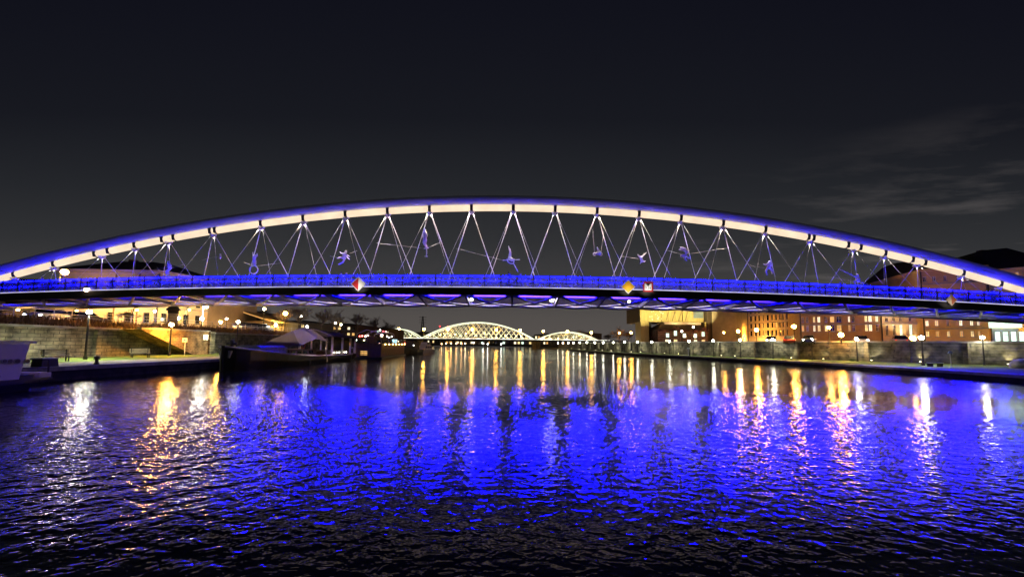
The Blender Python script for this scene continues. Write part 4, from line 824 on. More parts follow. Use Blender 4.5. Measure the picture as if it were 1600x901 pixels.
for y in (4.2, 7.2, 9.8, 11.5):
    for s in (-1, 1): MB().box((s*2.12, y, 2.15), (.2, .2, 2.3)).build('post', strake_m, bt)
MB().box((0, 6.2, 1.25), (3.6, 7, .5)).build('bar_counter', deckw, bt); MB().box((0, 11.7, 2.1), (3.9, .08, 2.1)).build('aft_screen', steel_dark, bt)
for i, y in enumerate((5.0, 5.8, 6.6, 7.6, 8.2, 8.8)): MB().ball((2.0, y, 1.25), .07, 8).build('deck_light', emi('deck_light', (1, .9, .75), 14), bt)
MB().bar((2.3, 2.6, .2), (2.5, 1.6, 1.9), .1).build('gangplank', strake_m, bt)
MB().tube([(2.2, 9.2, 1.1), (2.2, 9.5, 1.75), (2.2, 10.6, 1.9), (2.2, 10.9, 1.1)], .05, 6).build('handrail', steel, bt)
MB().lathe((2.28, -1.6, -.05), [(.1, 0), (.16, .2), (.1, .5)], 8).build('fender', black, bt)
# white boat, its stern in the corner of the frame
wb = thing('white_boat', 'white passenger boat with a row of round emblems moored at the left quay', 'boat', (-26, 14, 0))
hull([-9, -7, 0, 4.2, 5.6], [1.2, 1.9, 2.05, 2.0, 1.85], [1.1, 1.0, .9, .82, .8]).build('hull', hull_d, wb)
MB().add([(-1.9, -8, .62), (2.02, -8, .62), (2.0, 4.9, .62), (-1.9, 4.9, .62), (-1.85, -8, 2.35), (1.97, -8, 2.35), (1.95, 5.25, 2.35), (-1.85, 5.25, 2.35)], [(0, 3, 2, 1), (4, 5, 6, 7), (0, 1, 5, 4), (1, 2, 6, 5), (2, 3, 7, 6), (3, 0, 4, 7)]).build('cabin', hull_w, wb)
MB().box((0, -1.2, 2.42), (4.15, 13.2, .1)).build('cabin_roof', hull_w, wb)
for px, r, m in ((7, .08, 'emblem_grey'), (15.5, .08, 'emblem_grey'), (27, .10, 'emblem_grey'), (42.5, .09, 'emblem_dark')):  # round emblems on the cabin side
    r0 = ray(px, 564); y = -24.0/r0.x*r0.y*-1 if r0.x > 0 else (-24.0/r0.x)*r0.y; p = P(px, 564, y); mm = mat('emblem_grey', (.16, .12, .11), .5) if m == 'emblem_grey' else mat('emblem_dark', (.05, .03, .03), .4)
    o = MB().tube([(-24.02, y, p.z), (-23.97, y, p.z)], r, 18).build('emblem', mm, wb, True); MB().tube([(-23.995, y+(r+.02)*math.cos(a), p.z+(r+.02)*math.sin(a)) for a in [i*math.pi/10 for i in range(21)]], .025, 5, False).build('rim', steel, o, True)
MB().box((0, 5.9, .55), (3.4, 1.3, .12)).build('stern_platform', hull_d, wb); MB().box((.9, 6.25, .72), (1.5, .5, .26)).build('stern_locker', hull_w, wb)
fr = MB()
for x in (-1.6, 0, 1.6): fr.bar((x, 6.4, .6), (x, 6.4, 1.5), .05)
fr.bar((-1.6, 6.4, 1.5), (1.6, 6.4, 1.5), .05).bar((-1.6, 6.4, 1.05), (1.6, 6.4, 1.05), .035); fr.build('stern_rail', steel_dark, wb)
# floating restaurant
rest = thing('floating_restaurant', 'wooden floating restaurant with glowing slatted side and coloured lights', 'boat', (-23.5, 62, 0))
c0 = (P(556, 560, 62).x, 62); c1 = (P(594.5, 560, 62).x, 62); c2 = (P(631, 555, 83).x, 83); c3 = (c2[0]-5, 85); c4 = (c0[0]-1, 84)
MB().slab([(c0[0]-.2, 61.7), (c1[0]+.3, 61.7), (c2[0]+.3, 83.3), (c3[0], 85), (c4[0], 84)], -.4, .32).build('pontoon', steel_dark, rest, True)
wdm = mat('slat_brown', (.16, .085, .045), .7, 0, .3, 2); gold = mat('slat_gold', (.46, .31, .11), .6, 0, .2, 2)
hs = [(1.0*.55, 1.0*.55+1.25, .55, 1.35)]
mb = MB(); pt = facade(mb, c0, c1, .32, 2.5, hs); mb.build('end_wall', wdm, rest, True); windows(rest, pt, hs, gold, lit[2], mull=1, trans=0, sill=False)
for i in range(7): z = .5+i*.29; MB().bar((c0[0], 61.93, z), (c1[0]-.45, 61.93, z), .07, .1).build('slat', wdm, rest, True)
d = Vector((c2[0]-c1[0], c2[1]-c1[1], 0)); Lg = d.length; d.normalize(); nn = Vector((d.y, -d.x, 0))
MB().bar((c1[0]-.25, c1[1], 1.4), (c2[0]-.25, c2[1], 1.4), .1, 2.1).build('side_wall', wdm, rest, True)
for i in range(42):
    q = Vector((c1[0], c1[1], 0))+d*(Lg*(i+.5)/42); MB().box((q.x, q.y, 1.42), (.12, .2, 2.1)).build('side_slat', gold, rest, True)
for i in range(7):
    q = Vector((c1[0], c1[1], 0))+d*(Lg*(i+.5)/7)+nn*.35; MB().ball((q.x, q.y, 2.38), .09, 8).build('wall_light', emi('gold_light', (1, .66, .2), 26), rest, True)
fence('deck_rail', 'dark rail on the roof terrace of the floating restaurant', [(c0[0], 62.2, 2.52), (c1[0]-.2, 62.2, 2.52), (c2[0]-.2, 83, 2.52)], .8, steel_dark)
MB().slab([(c0[0], 62), (c1[0], 62), (c2[0], 83), (c3[0], 84.5), (c4[0], 83.5)], 2.45, 2.53).build('roof_terrace', deckw, rest, True)
fr = MB()
for y in (64, 68, 72): fr.tube([(P(558, 530, 64).x-.3, y, 2.5), (P(558, 530, 64).x, y, 4.1), (P(573, 520, 64).x, y, 4.75), (P(592, 525, 64).x, y, 4.3), (P(597, 525, 64).x, y, 2.5)], .05, 6)
fr.build('canopy_frame', white, rest, True, True)
MB().box((P(581, 533, 66).x, 66, 3.15), (1.3, 1.2, 1.2)).build('bar_cabin', wdm, rest, True)
for i, (px, py, c, s, r) in enumerate(((562, 525, (1, .12, .1), 9, .14), (566, 524.5, (1, .15, .12), 9, .16), (571, 525, (1, .75, .6), 12, .15), (575, 524, (1, .6, .5), 9, .13), (579, 525.5, (1, .5, .4), 7, .1), (569, 531.5, (1, .8, .4), 12, .15), (557, 531, (.8, 1, .8), 10, .13), (549, 531, (.8, 1, .8), 10, .13), (596.5, 523.5, (1, .75, .7), 14, .22), (599, 517.5, (1, .05, .06), 12, .14), (603, 518, (1, .3, .3), 10, .12), (594, 515.5, (1, .9, .8), 12, .14), (593, 536, (1, .55, .35), 10, .17), (605, 525, (1, 1, .85), 9, .13), (608, 527, (1, .95, .8), 9, .12), (612, 525.5, (1, 1, .9), 9, .12), (622, 533, (1, .6, .3), 6, .14), (632.5, 536, (1, .1, .05), 8, .14))):
    D = 66+i*.7; p = P(px, py, D); o = MB().ball((0, 0, 0), r, 8).build('party_light', emi('party%d' % i, c, s), rest); o.location = p-Vector(rest.location)
    MB().bar((0, 0, -r), (0, 0, min(-r-.1, 2.5-p.z)), .03).build('lamp_stem', steel_dark, o)
p = P(616.5, 533, 76); MB().box((p.x, 76, p.z), (.95, .08, .7)).build('screen', emi('screen', (.45, .85, 1), 3.5, .3, 3), rest, True)
for i in range(9):
    p = P(560+i*7.2, 534, 63.2+i*1.6); mb = MB(); rn = random.Random(i)
    for k in range(40): a, b_ = rn.uniform(-.4, .4), rn.uniform(-.3, .3); mb.add([(p.x+a, p.y+b_, 2.55), (p.x+a+.06, p.y+b_, 2.55), (p.x+a*1.5, p.y+b_*1.5, 2.55+rn.uniform(.3, .75))], [(0, 1, 2)])
    mb.build('planter_plant', mat('planter_green', (.06, .10, .03), .9), rest, True)
# cruiser and dark tug beyond
bo = thing('white_cruiser', 'small white cruiser moored beyond the floating restaurant', 'boat', (P(662, 548, 104).x, 104, 0), -.15)
hull([-4.5, -3, 0, 4, 5], [.5, 1.3, 1.7, 1.6, 1.4], [1.25, 1.1, .95, .95, .95]).build('hull', hull_w, bo); MB().box((0, .6, 1.5), (2.5, 5, 1.1), 0, .9).build('cabin', hull_w, bo); MB().box((0, 1.2, 2.5), (1.9, 2.6, .9), 0, .85).build('wheelhouse', hull_w, bo)
for i in range(3): MB().box((0, -1.0+i*1.5, 1.65), (2.48, .9, .4)).build('cabin_window', glassm, bo)
MB().box((0, 1.1, 2.65), (1.86, 1.8, .4)).build('wheelhouse_window', glassm, bo)
bo = thing('dark_tug', 'dark tug with a mast light between restaurant and cruiser', 'boat', (P(641, 550, 96).x, 96, 0), -.1)
hull([-5, -3, 0, 5, 6], [.5, 1.4, 1.9, 1.8, 1.5], [1.7, 1.4, 1.1, 1.1, 1.1]).build('hull', hull_d, bo); MB().box((0, 1, 2.0), (2.5, 4.5, 1.9), 0, .9).build('wheelhouse', steel_dark, bo); MB().bar((0, 1, 2.9), (0, 1, 4.2), .07).build('mast', steel_dark, bo); MB().ball((1.3, -1.4, 2.1), .12, 8).build('mast_light', emi('tug_light', (1, 1, .9), 14), bo)
# ------------------------------------------------------------------ the far truss bridge
FY = 270.0
fbz = P(748, 529.5, FY).z
far = thing('truss_bridge', 'three span lattice truss bridge lit pale green far down the river', 'bridge', (P(748, 530, FY).x, FY, 0))
lat = mat('truss_paint', (.62, .62, .48), .6, 0, .1, .3); glow = emi('chord_glow', (.95, 1, .70), 1.25)  # top chord's floodlit shine is put in as its own emission
MB().box((-15, FY, fbz-.75), (190, 11, 1.3)).build('roadway', mat('roadway_iron', (.03, .026, .022), .8), far, True)
led = emi('road_led', (1, .97, .82), 2.2, .9, .22)
MB().box((-15, FY-5.7, fbz+.12), (165, .3, .22)).build('road_lights', led, far, True)
def truss(xl, xr, ztop, n, yside):
    mid = (xl+xr)/2; hw_ = (xr-xl)/2
    def zc(x): return fbz+.2+(ztop-fbz-.2)*max(0, 1-((x-mid)/hw_)**2)
    pts = [(xl+(xr-xl)*i/28, yside, zc(xl+(xr-xl)*i/28)) for i in range(29)]
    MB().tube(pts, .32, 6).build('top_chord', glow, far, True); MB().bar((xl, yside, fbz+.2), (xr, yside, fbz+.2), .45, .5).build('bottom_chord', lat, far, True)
    st_ = (xr-xl)/n; H_ = ztop-fbz
    for i in range(-n, 2*n):
        for s in (-1, 1):
            x0 = xl+i*st_; seg = []; prev = None
            for k in range(61):
                x = x0+s*k*.35; z = fbz+.2+k*.35*1.25
                if xl <= x <= xr and z <= zc(x): seg.append((x, yside, z))
            if len(seg) > 3: MB().bar(seg[0], seg[-1], .30, .30, (0, 1, 0)).build('lattice_bar', glow_b, far, True)
glow_b = mat('lattice_lit', (.7, .7, .55), .6)
XL = [P(590, 530, FY).x, P(657, 530, FY).x, P(661.5, 530, FY).x, P(834, 530, FY).x, P(840.5, 530, FY).x, P(931, 530, FY).x]
zt1 = P(748, 504, FY).z; zt2 = P(886, 519, FY).z
for yy in (FY-5, FY+5):
    truss(XL[2], XL[3], zt1, 22, yy); truss(XL[4], XL[5], zt2, 13, yy); truss(XL[0], XL[1], zt2+.8, 13, yy)
for x in (P(659, 530, FY).x, P(837, 530, FY).x):
    MB().slab([(x-2.6, FY-9), (x, FY-12), (x+2.6, FY-9), (x+2.6, FY+8), (x-2.6, FY+8)], -1, fbz-1.4).build('pier', stone_r, far, True)
for px in list(range(672, 832, 12)): 
    x = P(px, 530, FY).x; area('truss_flood', (x, FY-7.2, fbz+.3), (x, FY-4.5, fbz+8), 2.2, .4, 520, (.95, 1, .72), far, 140)
for px in list(range(846, 930, 12))+[600, 615, 630, 645]:
    x = P(px, 530, FY).x; area('truss_flood', (x, FY-7.2, fbz+.3), (x, FY-4.5, fbz+4), 2.2, .4, 260, (.95, 1, .72), far, 140)
for i, (px, py) in enumerate(((662.5, 514), (700, 514), (738, 514.5), (775.6, 515), (813, 515.6), (849, 517), (886.6, 517.5), (924, 519.4))):
    street_lamp(P(px, py, FY-6.5), fbz, 'far', .75, (1, .46, .06), 170, 'orange street lamp standing on the far truss bridge '+('by its lower side arch' if px > 840 else 'beside its tall main arch'), 'orange lamps on the far truss bridge', pole=.12)
for i, (px, py) in enumerate(((688, 523), (712, 522), (728, 521), (757, 520), (705, 531), (790, 524), (905, 523), (860, 529), (872, 529))):
    p = P(px, py, FY+30); street_lamp(p, 4, 'far2', .5, (1, .5, .1), 45, 'amber lamp on the road behind the far truss bridge', 'amber lamps behind the far truss bridge', pole=.1)
# boats' and quay lights under the far bridge
for i, (px, py, c) in enumerate(((697, 536.4, 0), (705, 536.2, 0), (713, 536.3, 0), (721, 536.4, 0), (727, 536.4, 1), (740, 535, 1), (755, 536.6, 2), (762, 537, 2), (783, 537.2, 2), (690, 537, 0))):
    p = P(px, py, 330); street_lamp(p, 1.0, 'q%d' % c, .42, ((1, .5, .2), (1, .8, .5), (.95, 1, .9))[c], 26, 'small quay lamp seen through the far truss bridge', 'quay lamps under the far truss bridge', pole=.1)
# transmission tower, crane lights and skyline
t = thing('transmission_tower', 'thin lattice transmission tower far behind the truss bridge', 'tower', (P(660, 520, 520).x, 520, 2)); hz = P(660, 494, 520).z-2; mb = MB()
for sx, sy in ((-1, -1), (1, -1), (1, 1), (-1, 1)): mb.bar((sx*3, sy*3, 0), (sx*.5, sy*.5, hz), .5)
for i in range(10): k = 3-2.5*i/10; k2 = 3-2.5*(i+1)/10; mb.bar((-k, -k, hz*i/10), (k2, -k2, hz*(i+1)/10), .3).bar((k, -k, hz*i/10), (-k2, -k2, hz*(i+1)/10), .3)
mb.build('lattice', steel_dark, t); mb = MB()
for z in (.78, .88, .97): mb.bar((-5, 0, hz*z), (5, 0, hz*z), .4)
mb.build('cross_arm', steel_dark, t)
for px, py, r in ((687.3, 509.5, 1.0), (699.5, 509.5, .7)):
    p = P(px, py, 480); street_lamp(p, 2, 'red%d' % px, r, (1, .05, .06), 3.0, 'red warning light on a mast behind the truss bridge', 'red mast lights behind the truss bridge', pole=.3)
rnd = random.Random(21)
sky_m = [mat('far_brown', (.20, .14, .09), .9), mat('far_dark', (.06, .05, .045), .9), mat('far_grey', (.15, .14, .12), .9)]
for i, (px0, px1, D, pt_, lb) in enumerate(((560, 600, 340, 519, 'distant low block left of the truss bridge'), (600, 640, 380, 521, 'distant brown block with a few lit windows behind the side span'), (640, 690, 420, 520, 'distant dark roofed block under the transmission tower'), (690, 760, 400, 526, 'distant long block seen through the main truss'), (760, 835, 430, 525, 'distant grey block at the end of the main truss'), (835, 890, 390, 523, 'distant block behind the lower truss arch'), (890, 940, 350, 521, 'distant block with many lit windows right of the truss bridge'))):
    lowblock(px0, px1, D, pt_, lb, 12, sky_m[i % 3], .4, 3.0, 2.0, 2, 1.2)
def lamp_row(pxs, y_of, D_of, key, r, col, s, label, group, zb):
    for px in pxs: street_lamp(P(px, y_of(px), D_of(px)), zb, key, r, col, s, label, group)

# ------------------------------------------------------------------ right bank
def wall_hit(px, line, d=0.0):        # depth where a pixel column meets a plan line shifted by d
    r = ray(px, 540)
    for (x0, y0), (x1, y1) in zip(line, line[1:]):
        x0 += d; x1 += d; ex, ey = x1-x0, y1-y0; den = r.x*ey-r.y*ex
        if abs(den) < 1e-9: continue
        k = (x0*ey-y0*ex)/den; s = (x0*r.y-y0*r.x)/den
        if k > 0 and -.001 <= s <= 1.001: return k*r.y
    return 60.0
white_globes = [(1207, 530.5), (1268, 530), (1338, 529.2), (1535, 527), (1156.5, 531), (1114.5, 532), (1076.5, 532.7), (1046, 533), (1018.5, 534), (996, 534.3), (976, 534.3), (958, 534.8), (942.5, 535), (929.5, 535), (917, 534.8), (906, 535), (896, 535.3), (888, 535.5), (879.5, 535.5), (872, 535.7)]
for i, (px, py) in enumerate(white_globes):
    D = wall_hit(px, RW, -2.0); street_lamp(P(px, py, D), QR, 'rw%d' % (D > 130), .22 if D < 130 else .30, (1, .97, .74), 75 if D < 130 else 40, 'white globe post lamp by the ashlar wall '+('below the apartment houses' if px > 1250 else 'below the office block' if px > 1125 else 'below the gold clad museum' if px > 995 else 'between the museum and the truss bridge'), 'white globe lamps before the ashlar wall', beam=900 if D < 130 else 400, bang=172, bcol=(1, .92, .6))
for px, py, D, lb, r, s in ((1132, 519.5, 108, 'orange lamp beside the small bare orange lit tree', .34, 60), (1120.7, 522, 122, 'small warm lamp between the museum and the bare orange lit tree', .24, 45), (1153.3, 517.5, 96, 'large orange lamp before the plain gable of the office block', .42, 60), (1182, 515, 86, 'orange lamp standing before the tall office windows', .36, 70), (1240.5, 509.8, 66, 'orange lamp at the right edge of the office block', .30, 65), (967.5, 520, 165, 'orange lamp in the bare trees beyond the museum', .36, 40), (986, 519.5, 150, 'warm lamp before the small orange house beyond the museum', .34, 40), (1295, 511.5, 62, 'orange lamp before the brick apartment block', .22, 60), (1314, 523, 60, 'yellow lamp low on the apartment street', .2, 60), (1426, 528, 62, 'low amber lamp before the cream apartments', .2, 60), (1592, 528, 60, 'amber lamp at the end of the shopping street', .24, 90)):
    street_lamp(P(px, py, D), TR, 'ro%d' % (px % 7), r, (1, .42, .055), s*5, lb, beam=6500 if px > 1140 else 1500, bang=174, bcol=(1, .64, .22))
for px, py, D, lb, r in ((1065.3, 517.3, 100, 'pinkish white lamp before the old brick power house', .26), (1083.3, 510.8, 104, 'white lamp high before the museum soffit', .26), (1146.6, 490.2, 112, 'white lamp on the gable beside the museum', .22)):
    street_lamp(P(px, py, D), TR, 'rp%d' % (px % 5), r, (1, .93, .84), 60 if px > 1100 else 18, lb, beam=4000 if px > 1150 else 0, bang=168)
# lamp post, sign, bench and stone on the grass
D = 47.5; street_lamp(P(1440, 527.3, D), QR+.05, 'rq', .24, (1, .97, .76), 110, 'white lantern on a dark post standing on the right lawn', pole=.08, beam=3000, bang=170, bcol=(1, .95, .65))
def postR(px, py0, D, label):
    p = P(px, py0, D); h = p.z-QR; t = thing('sign_post', label, 'sign', (p.x, D, QR)); MB().lathe((0, 0, 0), [(.05, 0), (.04, h)], 8).build('post', steel, t); MB().prism([(-.3, h-.12), (.3, h-.12), (.12, h+.16), (-.12, h+.16)], -.03, .03).build('sign_plate', mat('sign_pale', (.35, .45, .55), .5), t)
postR(1484.5, 550.5, 44, 'small pale blue sign on a thin post on the right lawn')
postR(1075.5, 543.8, 86, 'small white topped post on the lawn below the museum')
D = 45; b_ = P(1461, 568, D); t = thing('park_bench', 'low pale bench on the right lawn beside the lantern post', 'bench', (b_.x, D, QR+.05), .1)
for i in range(4): MB().box((0, -.2+i*.13, .42), (1.7, .1, .05)).build('slat', white, t)
for s in (-.65, .65): MB().box((s, 0, .2), (.12, .5, .4)).build('leg', steel_dark, t)
D = 43; p = P(1598, 568, D); o = MB().ball((0, 0, .35), .9, 16, (1.25, 1, .85)).build('boulder', concrete, None, False, True); o.location = (p.x, D, QR); tag(o, 'large pale rounded boulder at the edge of the right lawn', 'stone')
# uplights against the ashlar wall
for i, (px, s, lb) in enumerate(((1236, 1.0, 0), (1286, 1.0, 0), (1361, 1.6, 0), (1437, 1.4, 0), (1574, 1.8, 0), (1148, 1.0, 0), (1127, .9, 0), (1060, .6, 0), (1038, .6, 0), (1001, .6, 0), (986, .5, 0), (955, .7, 0), (941, .5, 0), (931, .5, 0), (913, .5, 0), (905, .5, 0), (893, .5, 0))):
    D = wall_hit(px, RW, -1.3); x = P(px, 550, D).x; xw = interp(RW, D)
    t = thing('wall_uplight', 'small yellowish uplight against the ashlar wall '+('below the apartment houses' if px > 1250 else 'below the office block' if px > 1110 else 'below the gold clad museum' if px > 995 else 'between the museum and the truss bridge'), 'lamp', (x, D, QR+.1), 0, 'uplights along the ashlar wall')
    MB().lathe((0, 0, 0), [(.14, 0), (.16, .12), (.10, .2)], 8).build('housing', steel_dark, t); MB().ball((0, 0, .21), .09, 8, (1, 1, .5)).build('lens', emi('uplens', (1, .9, .55), 14), t)
    spot('uplight_beam', (x, D, QR+.42), (xw+.3, D+.5, QR+3.4), 150*s, (1, .86, .48), t, 75, .8, .08)
for i, (px, lb) in enumerate(((1224, 'bushy leafless shrub on the right lawn under the office block'), (1331, 'low shrub on the right lawn before the apartments'), (1086, 'small shrub on the lawn below the museum'))):
    D = wall_hit(px, RW, -2.2); p = P(px, 558, D); mb = MB(); rn = random.Random(px)
    for k in range(160):
        a, e_ = rn.uniform(0, 6.28), rn.uniform(.3, 1.4); ln = rn.uniform(.3, .9); v = Vector((math.cos(a)*math.cos(e_), math.sin(a)*math.cos(e_), math.sin(e_)))*ln; s0 = Vector((rn.uniform(-.2, .2), rn.uniform(-.2, .2), 0)); mb.add([s0, s0+Vector((.03, 0, 0)), s0+v], [(0, 1, 2)])
    o = mb.build('shrub', mat('shrub_green', (.07, .10, .035), .9)); o.location = (p.x, D, QR+.05); tag(o, lb, 'shrub')
# museum clad in gold panels, bridging over an old brick power house
MY = 115.0
mu = thing('museum', 'museum clad in gold panels bridging over an old brick power house', 'building', (P(1050, 530, MY).x, MY, TR))
def mx_(px): return P(px, 520, MY).x
def mz(py, px=1050): return P(px, py, MY).z
rust = mat('gold_cladding', (.44, .34, .11), .5, .15, .22, .8, .1, stretch=(3, 3, .4)); rustd = mat('dark_cladding', (.11, .075, .04), .6, .1, .25, .8, .1, stretch=(3, 3, .4))
xs0, xs1, xs2, xs3 = mx_(1000), mx_(1024), mx_(1100), mx_(1121); ztop = mz(474); zs = mz(503)
np_ = 9; step = (xs2-xs0)/np_
for i in range(np_): MB().box((xs0+step*(i+.5), MY+.1*((i*7) % 3)-.1, (zs+ztop)/2), (step-.08, .4, ztop-zs)).build('cladding_panel', rust, mu, True)
MB().box(((xs0+xs2)/2, MY+7, (zs+ztop)/2), (xs2-xs0-.1, 13, ztop-zs-.1)).build('hall', rustd, mu, True)
for i in range(4):
    xa = mx_(1040+i*10); MB().bar((xa, MY-.36, zs+.3), (xa+1.4, MY-.36, ztop-.6), .09).build('seam', steel_dark, mu, True)
rn = random.Random(3)
for k in range(34):
    x = mx_(1012+rn.random()*24); z = zs+.5+rn.random()*(ztop-zs-1); MB().box((x, MY-.36, z), (.22, .06, .22)).build('perforation', emi('perforation', (1, .85, .4), 1.6), mu, True)
MB().box(((xs0+xs1)/2-1.0, MY+2, (TR+zs)/2), (2.4, 5, zs-TR)).build('pylon', rust, mu, True)
MB().box(((xs2+xs3)/2, MY+1, (TR+ztop)/2), (xs3-xs2-.2, 6, ztop-TR)).build('pylon', rustd, mu, True)
MB().box((mx_(1017), MY+4.5, (TR+zs)/2), (3.2, 1, zs-TR-.02)).build('dark_opening', black, mu, True)
MB().box((mx_(1066), MY+2.5, zs-.45), (mx_(1094)-mx_(1037), 6, .7)).build('soffit', mat('soffit_copper', (.55, .40, .28), .35, .3, .1), mu, True)
MB().box((mx_(1091), MY-.32, mz(489)), (2.9, .12, 3.0)).build('lit_window', emi('museum_window', (.16, .26, .22), .8, .5, 1), mu, True)
for k in range(6): MB().box((mx_(1091), MY-.42, mz(489)-1.4+k*.56), (3.0, .07, .1)).build('louvre', rust, mu, True)
for px in (1098, 1102.5): MB().box((mx_(px), MY-1.6, (TR+zs)/2), (.42, .42, zs-TR)).build('column', rust, mu, True)
for px in (1003, 1030, 1060, 1090): area('cladding_flood', (mx_(px), MY-5.5, zs-1.2), (mx_(px), MY, ztop), 1.2, .4, 520, (1, .88, .46), mu, 110)
area('soffit_flood', (mx_(1066), MY-3.4, zs-4.4), (mx_(1066), MY+1.5, zs-.3), 5, .3, 260, (1, .72, .45), mu, 120)
ph = thing('power_house', 'small old striped brick power house with gables under the museum', 'building', (mx_(1058), MY-3, TR))
x0, x1 = mx_(1021), mx_(1096); yf = MY-3.5
strp = red_brick
hs = []
for px, a, b in ((1036, 521, 527.5), (1048, 517, 525), (1061.5, 521, 527.5), (1078, 521, 527.5), (1090, 518, 525.5)):
    u = mx_(px)-x0; hs.append((u-.5, u+.5, mz(b), mz(a)))
for px in (1035, 1048, 1078, 1090): u = mx_(px)-x0; hs.append((u-.55, u+.55, TR+.3, mz(530.2)))
mb = MB(); zw = mz(515.5); pt = facade(mb, (x0, yf), (x1, yf), TR, zw, hs); facade(mb, (x1, yf), (x1, yf+9), TR, zw, []); facade(mb, (x1, yf+9), (x0, yf+9), TR, zw, []); facade(mb, (x0, yf+9), (x0, yf), TR, zw, []); mb.build('wall', strp, ph, True)
windows(ph, pt, hs, frame_w, lambda i: lit[3] if i < 5 else lit[1 if i % 2 else 0], mull=1, trans=1)
for k in range(6): z = TR+.7+k*(zw-TR-.9)/6; [MB().box(((a_+b_)/2+x0, yf-.02, z), (b_-a_, .06, .14)).build('stone_band', mat('band_stone', (.45, .36, .24), .9), ph, True) for a_, b_ in zip([0]+sorted(h[1] for h in hs if h[2]-.1 < z < h[3]+.1), sorted(h[0] for h in hs if h[2]-.1 < z < h[3]+.1)+[x1-x0]) if b_-a_ > .1]
rf = MB().add([(x0-.3, yf-.4, zw), (x1+.3, yf-.4, zw), (x1+.3, yf+9.4, zw), (x0-.3, yf+9.4, zw), (x0+3, yf+4.5, zw+2.4), (x1-3, yf+4.5, zw+2.4)], [(0, 1, 5, 4), (1, 2, 5), (2, 3, 4, 5), (3, 0, 4)]).build('roof', mat('roof_brown', (.12, .075, .05), .85), ph, True)
for px, py in ((1048, 509.5), (1091, 511)): u = mx_(px); MB().prism([(u-1.5, zw-.02), (u+1.5, zw-.02), (u, mz(py))], yf-.25, yf+2).build('gable', strp, ph, True)
MB().box((mx_(1048.5), yf+4, mz(507.5)), (1.3, 1.1, 2.4)).build('chimney', mat('band_stone', (.45, .36, .24), .9), rf, True)
# office block with tall windows
tan_w = mat('tan_stone', (.52, .39, .22), .9, 0, .15, .7, .1); br_w = mat('brown_brick', (.40, .26, .13), .9, 0, .18, .7, .1); cr_w = mat('cream_stone', (.52, .42, .28), .9, 0, .14, .6, .1); or_w = mat('ochre_render', (.55, .38, .17), .9, 0, .15, .6, .1)
def pz(py, px, D): return P(px, py, D).z
def px_holes(a, b, rects):
    out_ = []
    d = Vector((b[0]-a[0], b[1]-a[1])).length
    for (q0, q1, y0, y1) in rects:
        u0, u1 = ux(q0, a, b), ux(q1, a, b); um = (u0+u1)/2/d; D = a[1]+(b[1]-a[1])*um; out_.append((u0, u1, pz(y1, (q0+q1)/2, D), pz(y0, (q0+q1)/2, D)))
    return out_
oa, ob = (P(1168, 520, 92).x, 92), (P(1246, 520, 80).x, 80)
D0 = 86; rows = [(466, 475), (479, 488), (491, 500.5), (503.5, 512), (515, 524.5)]
cols = [(1171, 1175.5), (1178, 1182), (1184, 1188), (1191, 1194), (1197, 1202), (1204.5, 1208.5), (1211, 1214.5), (1217, 1220), (1222, 1225), (1228, 1235), (1238, 1242.5)]
hs = []
L_ = Vector((ob[0]-oa[0], ob[1]-oa[1])).length
for c0_, c1_ in cols:
    for r0_, r1_ in rows: hs.append((ux(c0_, oa, ob), ux(c1_, oa, ob), pz(r1_, 1205, D0), pz(r0_, 1205, D0)))
pn = [dark if random.random() < .86 else lit[2] for _ in hs]
house('office_block', 'tan stone office block with tall dark windows right of the museum', [(P(1150, 520, 104).x, 104), oa, ob, (ob[0]+6, 100), (oa[0]+2, 112)], TR, pz(462, 1205, D0), tan_w, [None, (hs, frame_w, lambda i: pn[i], 0, 0)], None, .3)
def rowhouse(name, label, p0, p1, D0_, D1_, top, wm, cols, rows, litf, roof=None, fr=frame_w, mull=1):
    a, b = (P(p0, 520, D0_).x, D0_), (P(p1, 520, D1_).x, D1_); Dm = (D0_+D1_)/2; hs = []
    for c0_, c1_ in cols:
        for r0_, r1_ in rows: hs.append((ux(c0_, a, b), ux(c1_, a, b), pz(r1_, (p0+p1)/2, Dm), pz(r0_, (p0+p1)/2, Dm)))
    pn_ = []
    for i in range(len(hs)):
        v = litf(i // len(rows), i % len(rows)); pn_.append(dark if v is None else lit[v])
    return house(name, label, [a, b, (b[0]+5, D1_+14), (a[0]+5, D0_+14)], TR, pz(top, (p0+p1)/2, Dm), wm, [(hs, fr, lambda i: pn_[i], mull, 1)], roof, .4)
R4 = [(462, 472), (477, 486), (499, 508), (512, 521)]
rowhouse('brick_apartments', 'brown brick apartment block with warm lit windows', 1249, 1376, 76, 70, 456, br_w, [(1253, 1257), (1260, 1264), (1271, 1275), (1278, 1283), (1289, 1294), (1298, 1305), (1308, 1316), (1326, 1330), (1332, 1337), (1352, 1357), (1358, 1364), (1369, 1374)], [(462, 471), (478, 488), (494, 503.5), (507.5, 517.5)],
         lambda c, r: {(2, 2): 0, (3, 2): 1, (2, 3): 1, (3, 3): 0, (7, 2): 1, (9, 2): 0, (10, 2): 1, (9, 3): 0, (10, 3): 1, (5, 2): 2, (6, 1): 2, (4, 3): 0, (6, 3): 2, (7, 3): 2, (0, 3): 2, (11, 2): 1}.get((c, r)))
t, pf = rowhouse('cream_apartments', 'cream stone apartment house washed by uplights', 1377, 1441, 70, 67, 470, cr_w, [(1384, 1389), (1395, 1400), (1406, 1411), (1421, 1426.5), (1433, 1437.5)], [(478, 487), (495, 502), (507, 524)], lambda c, r: {(2, 2): 3, (3, 2): 3, (3, 1): None}.get((c, r)))
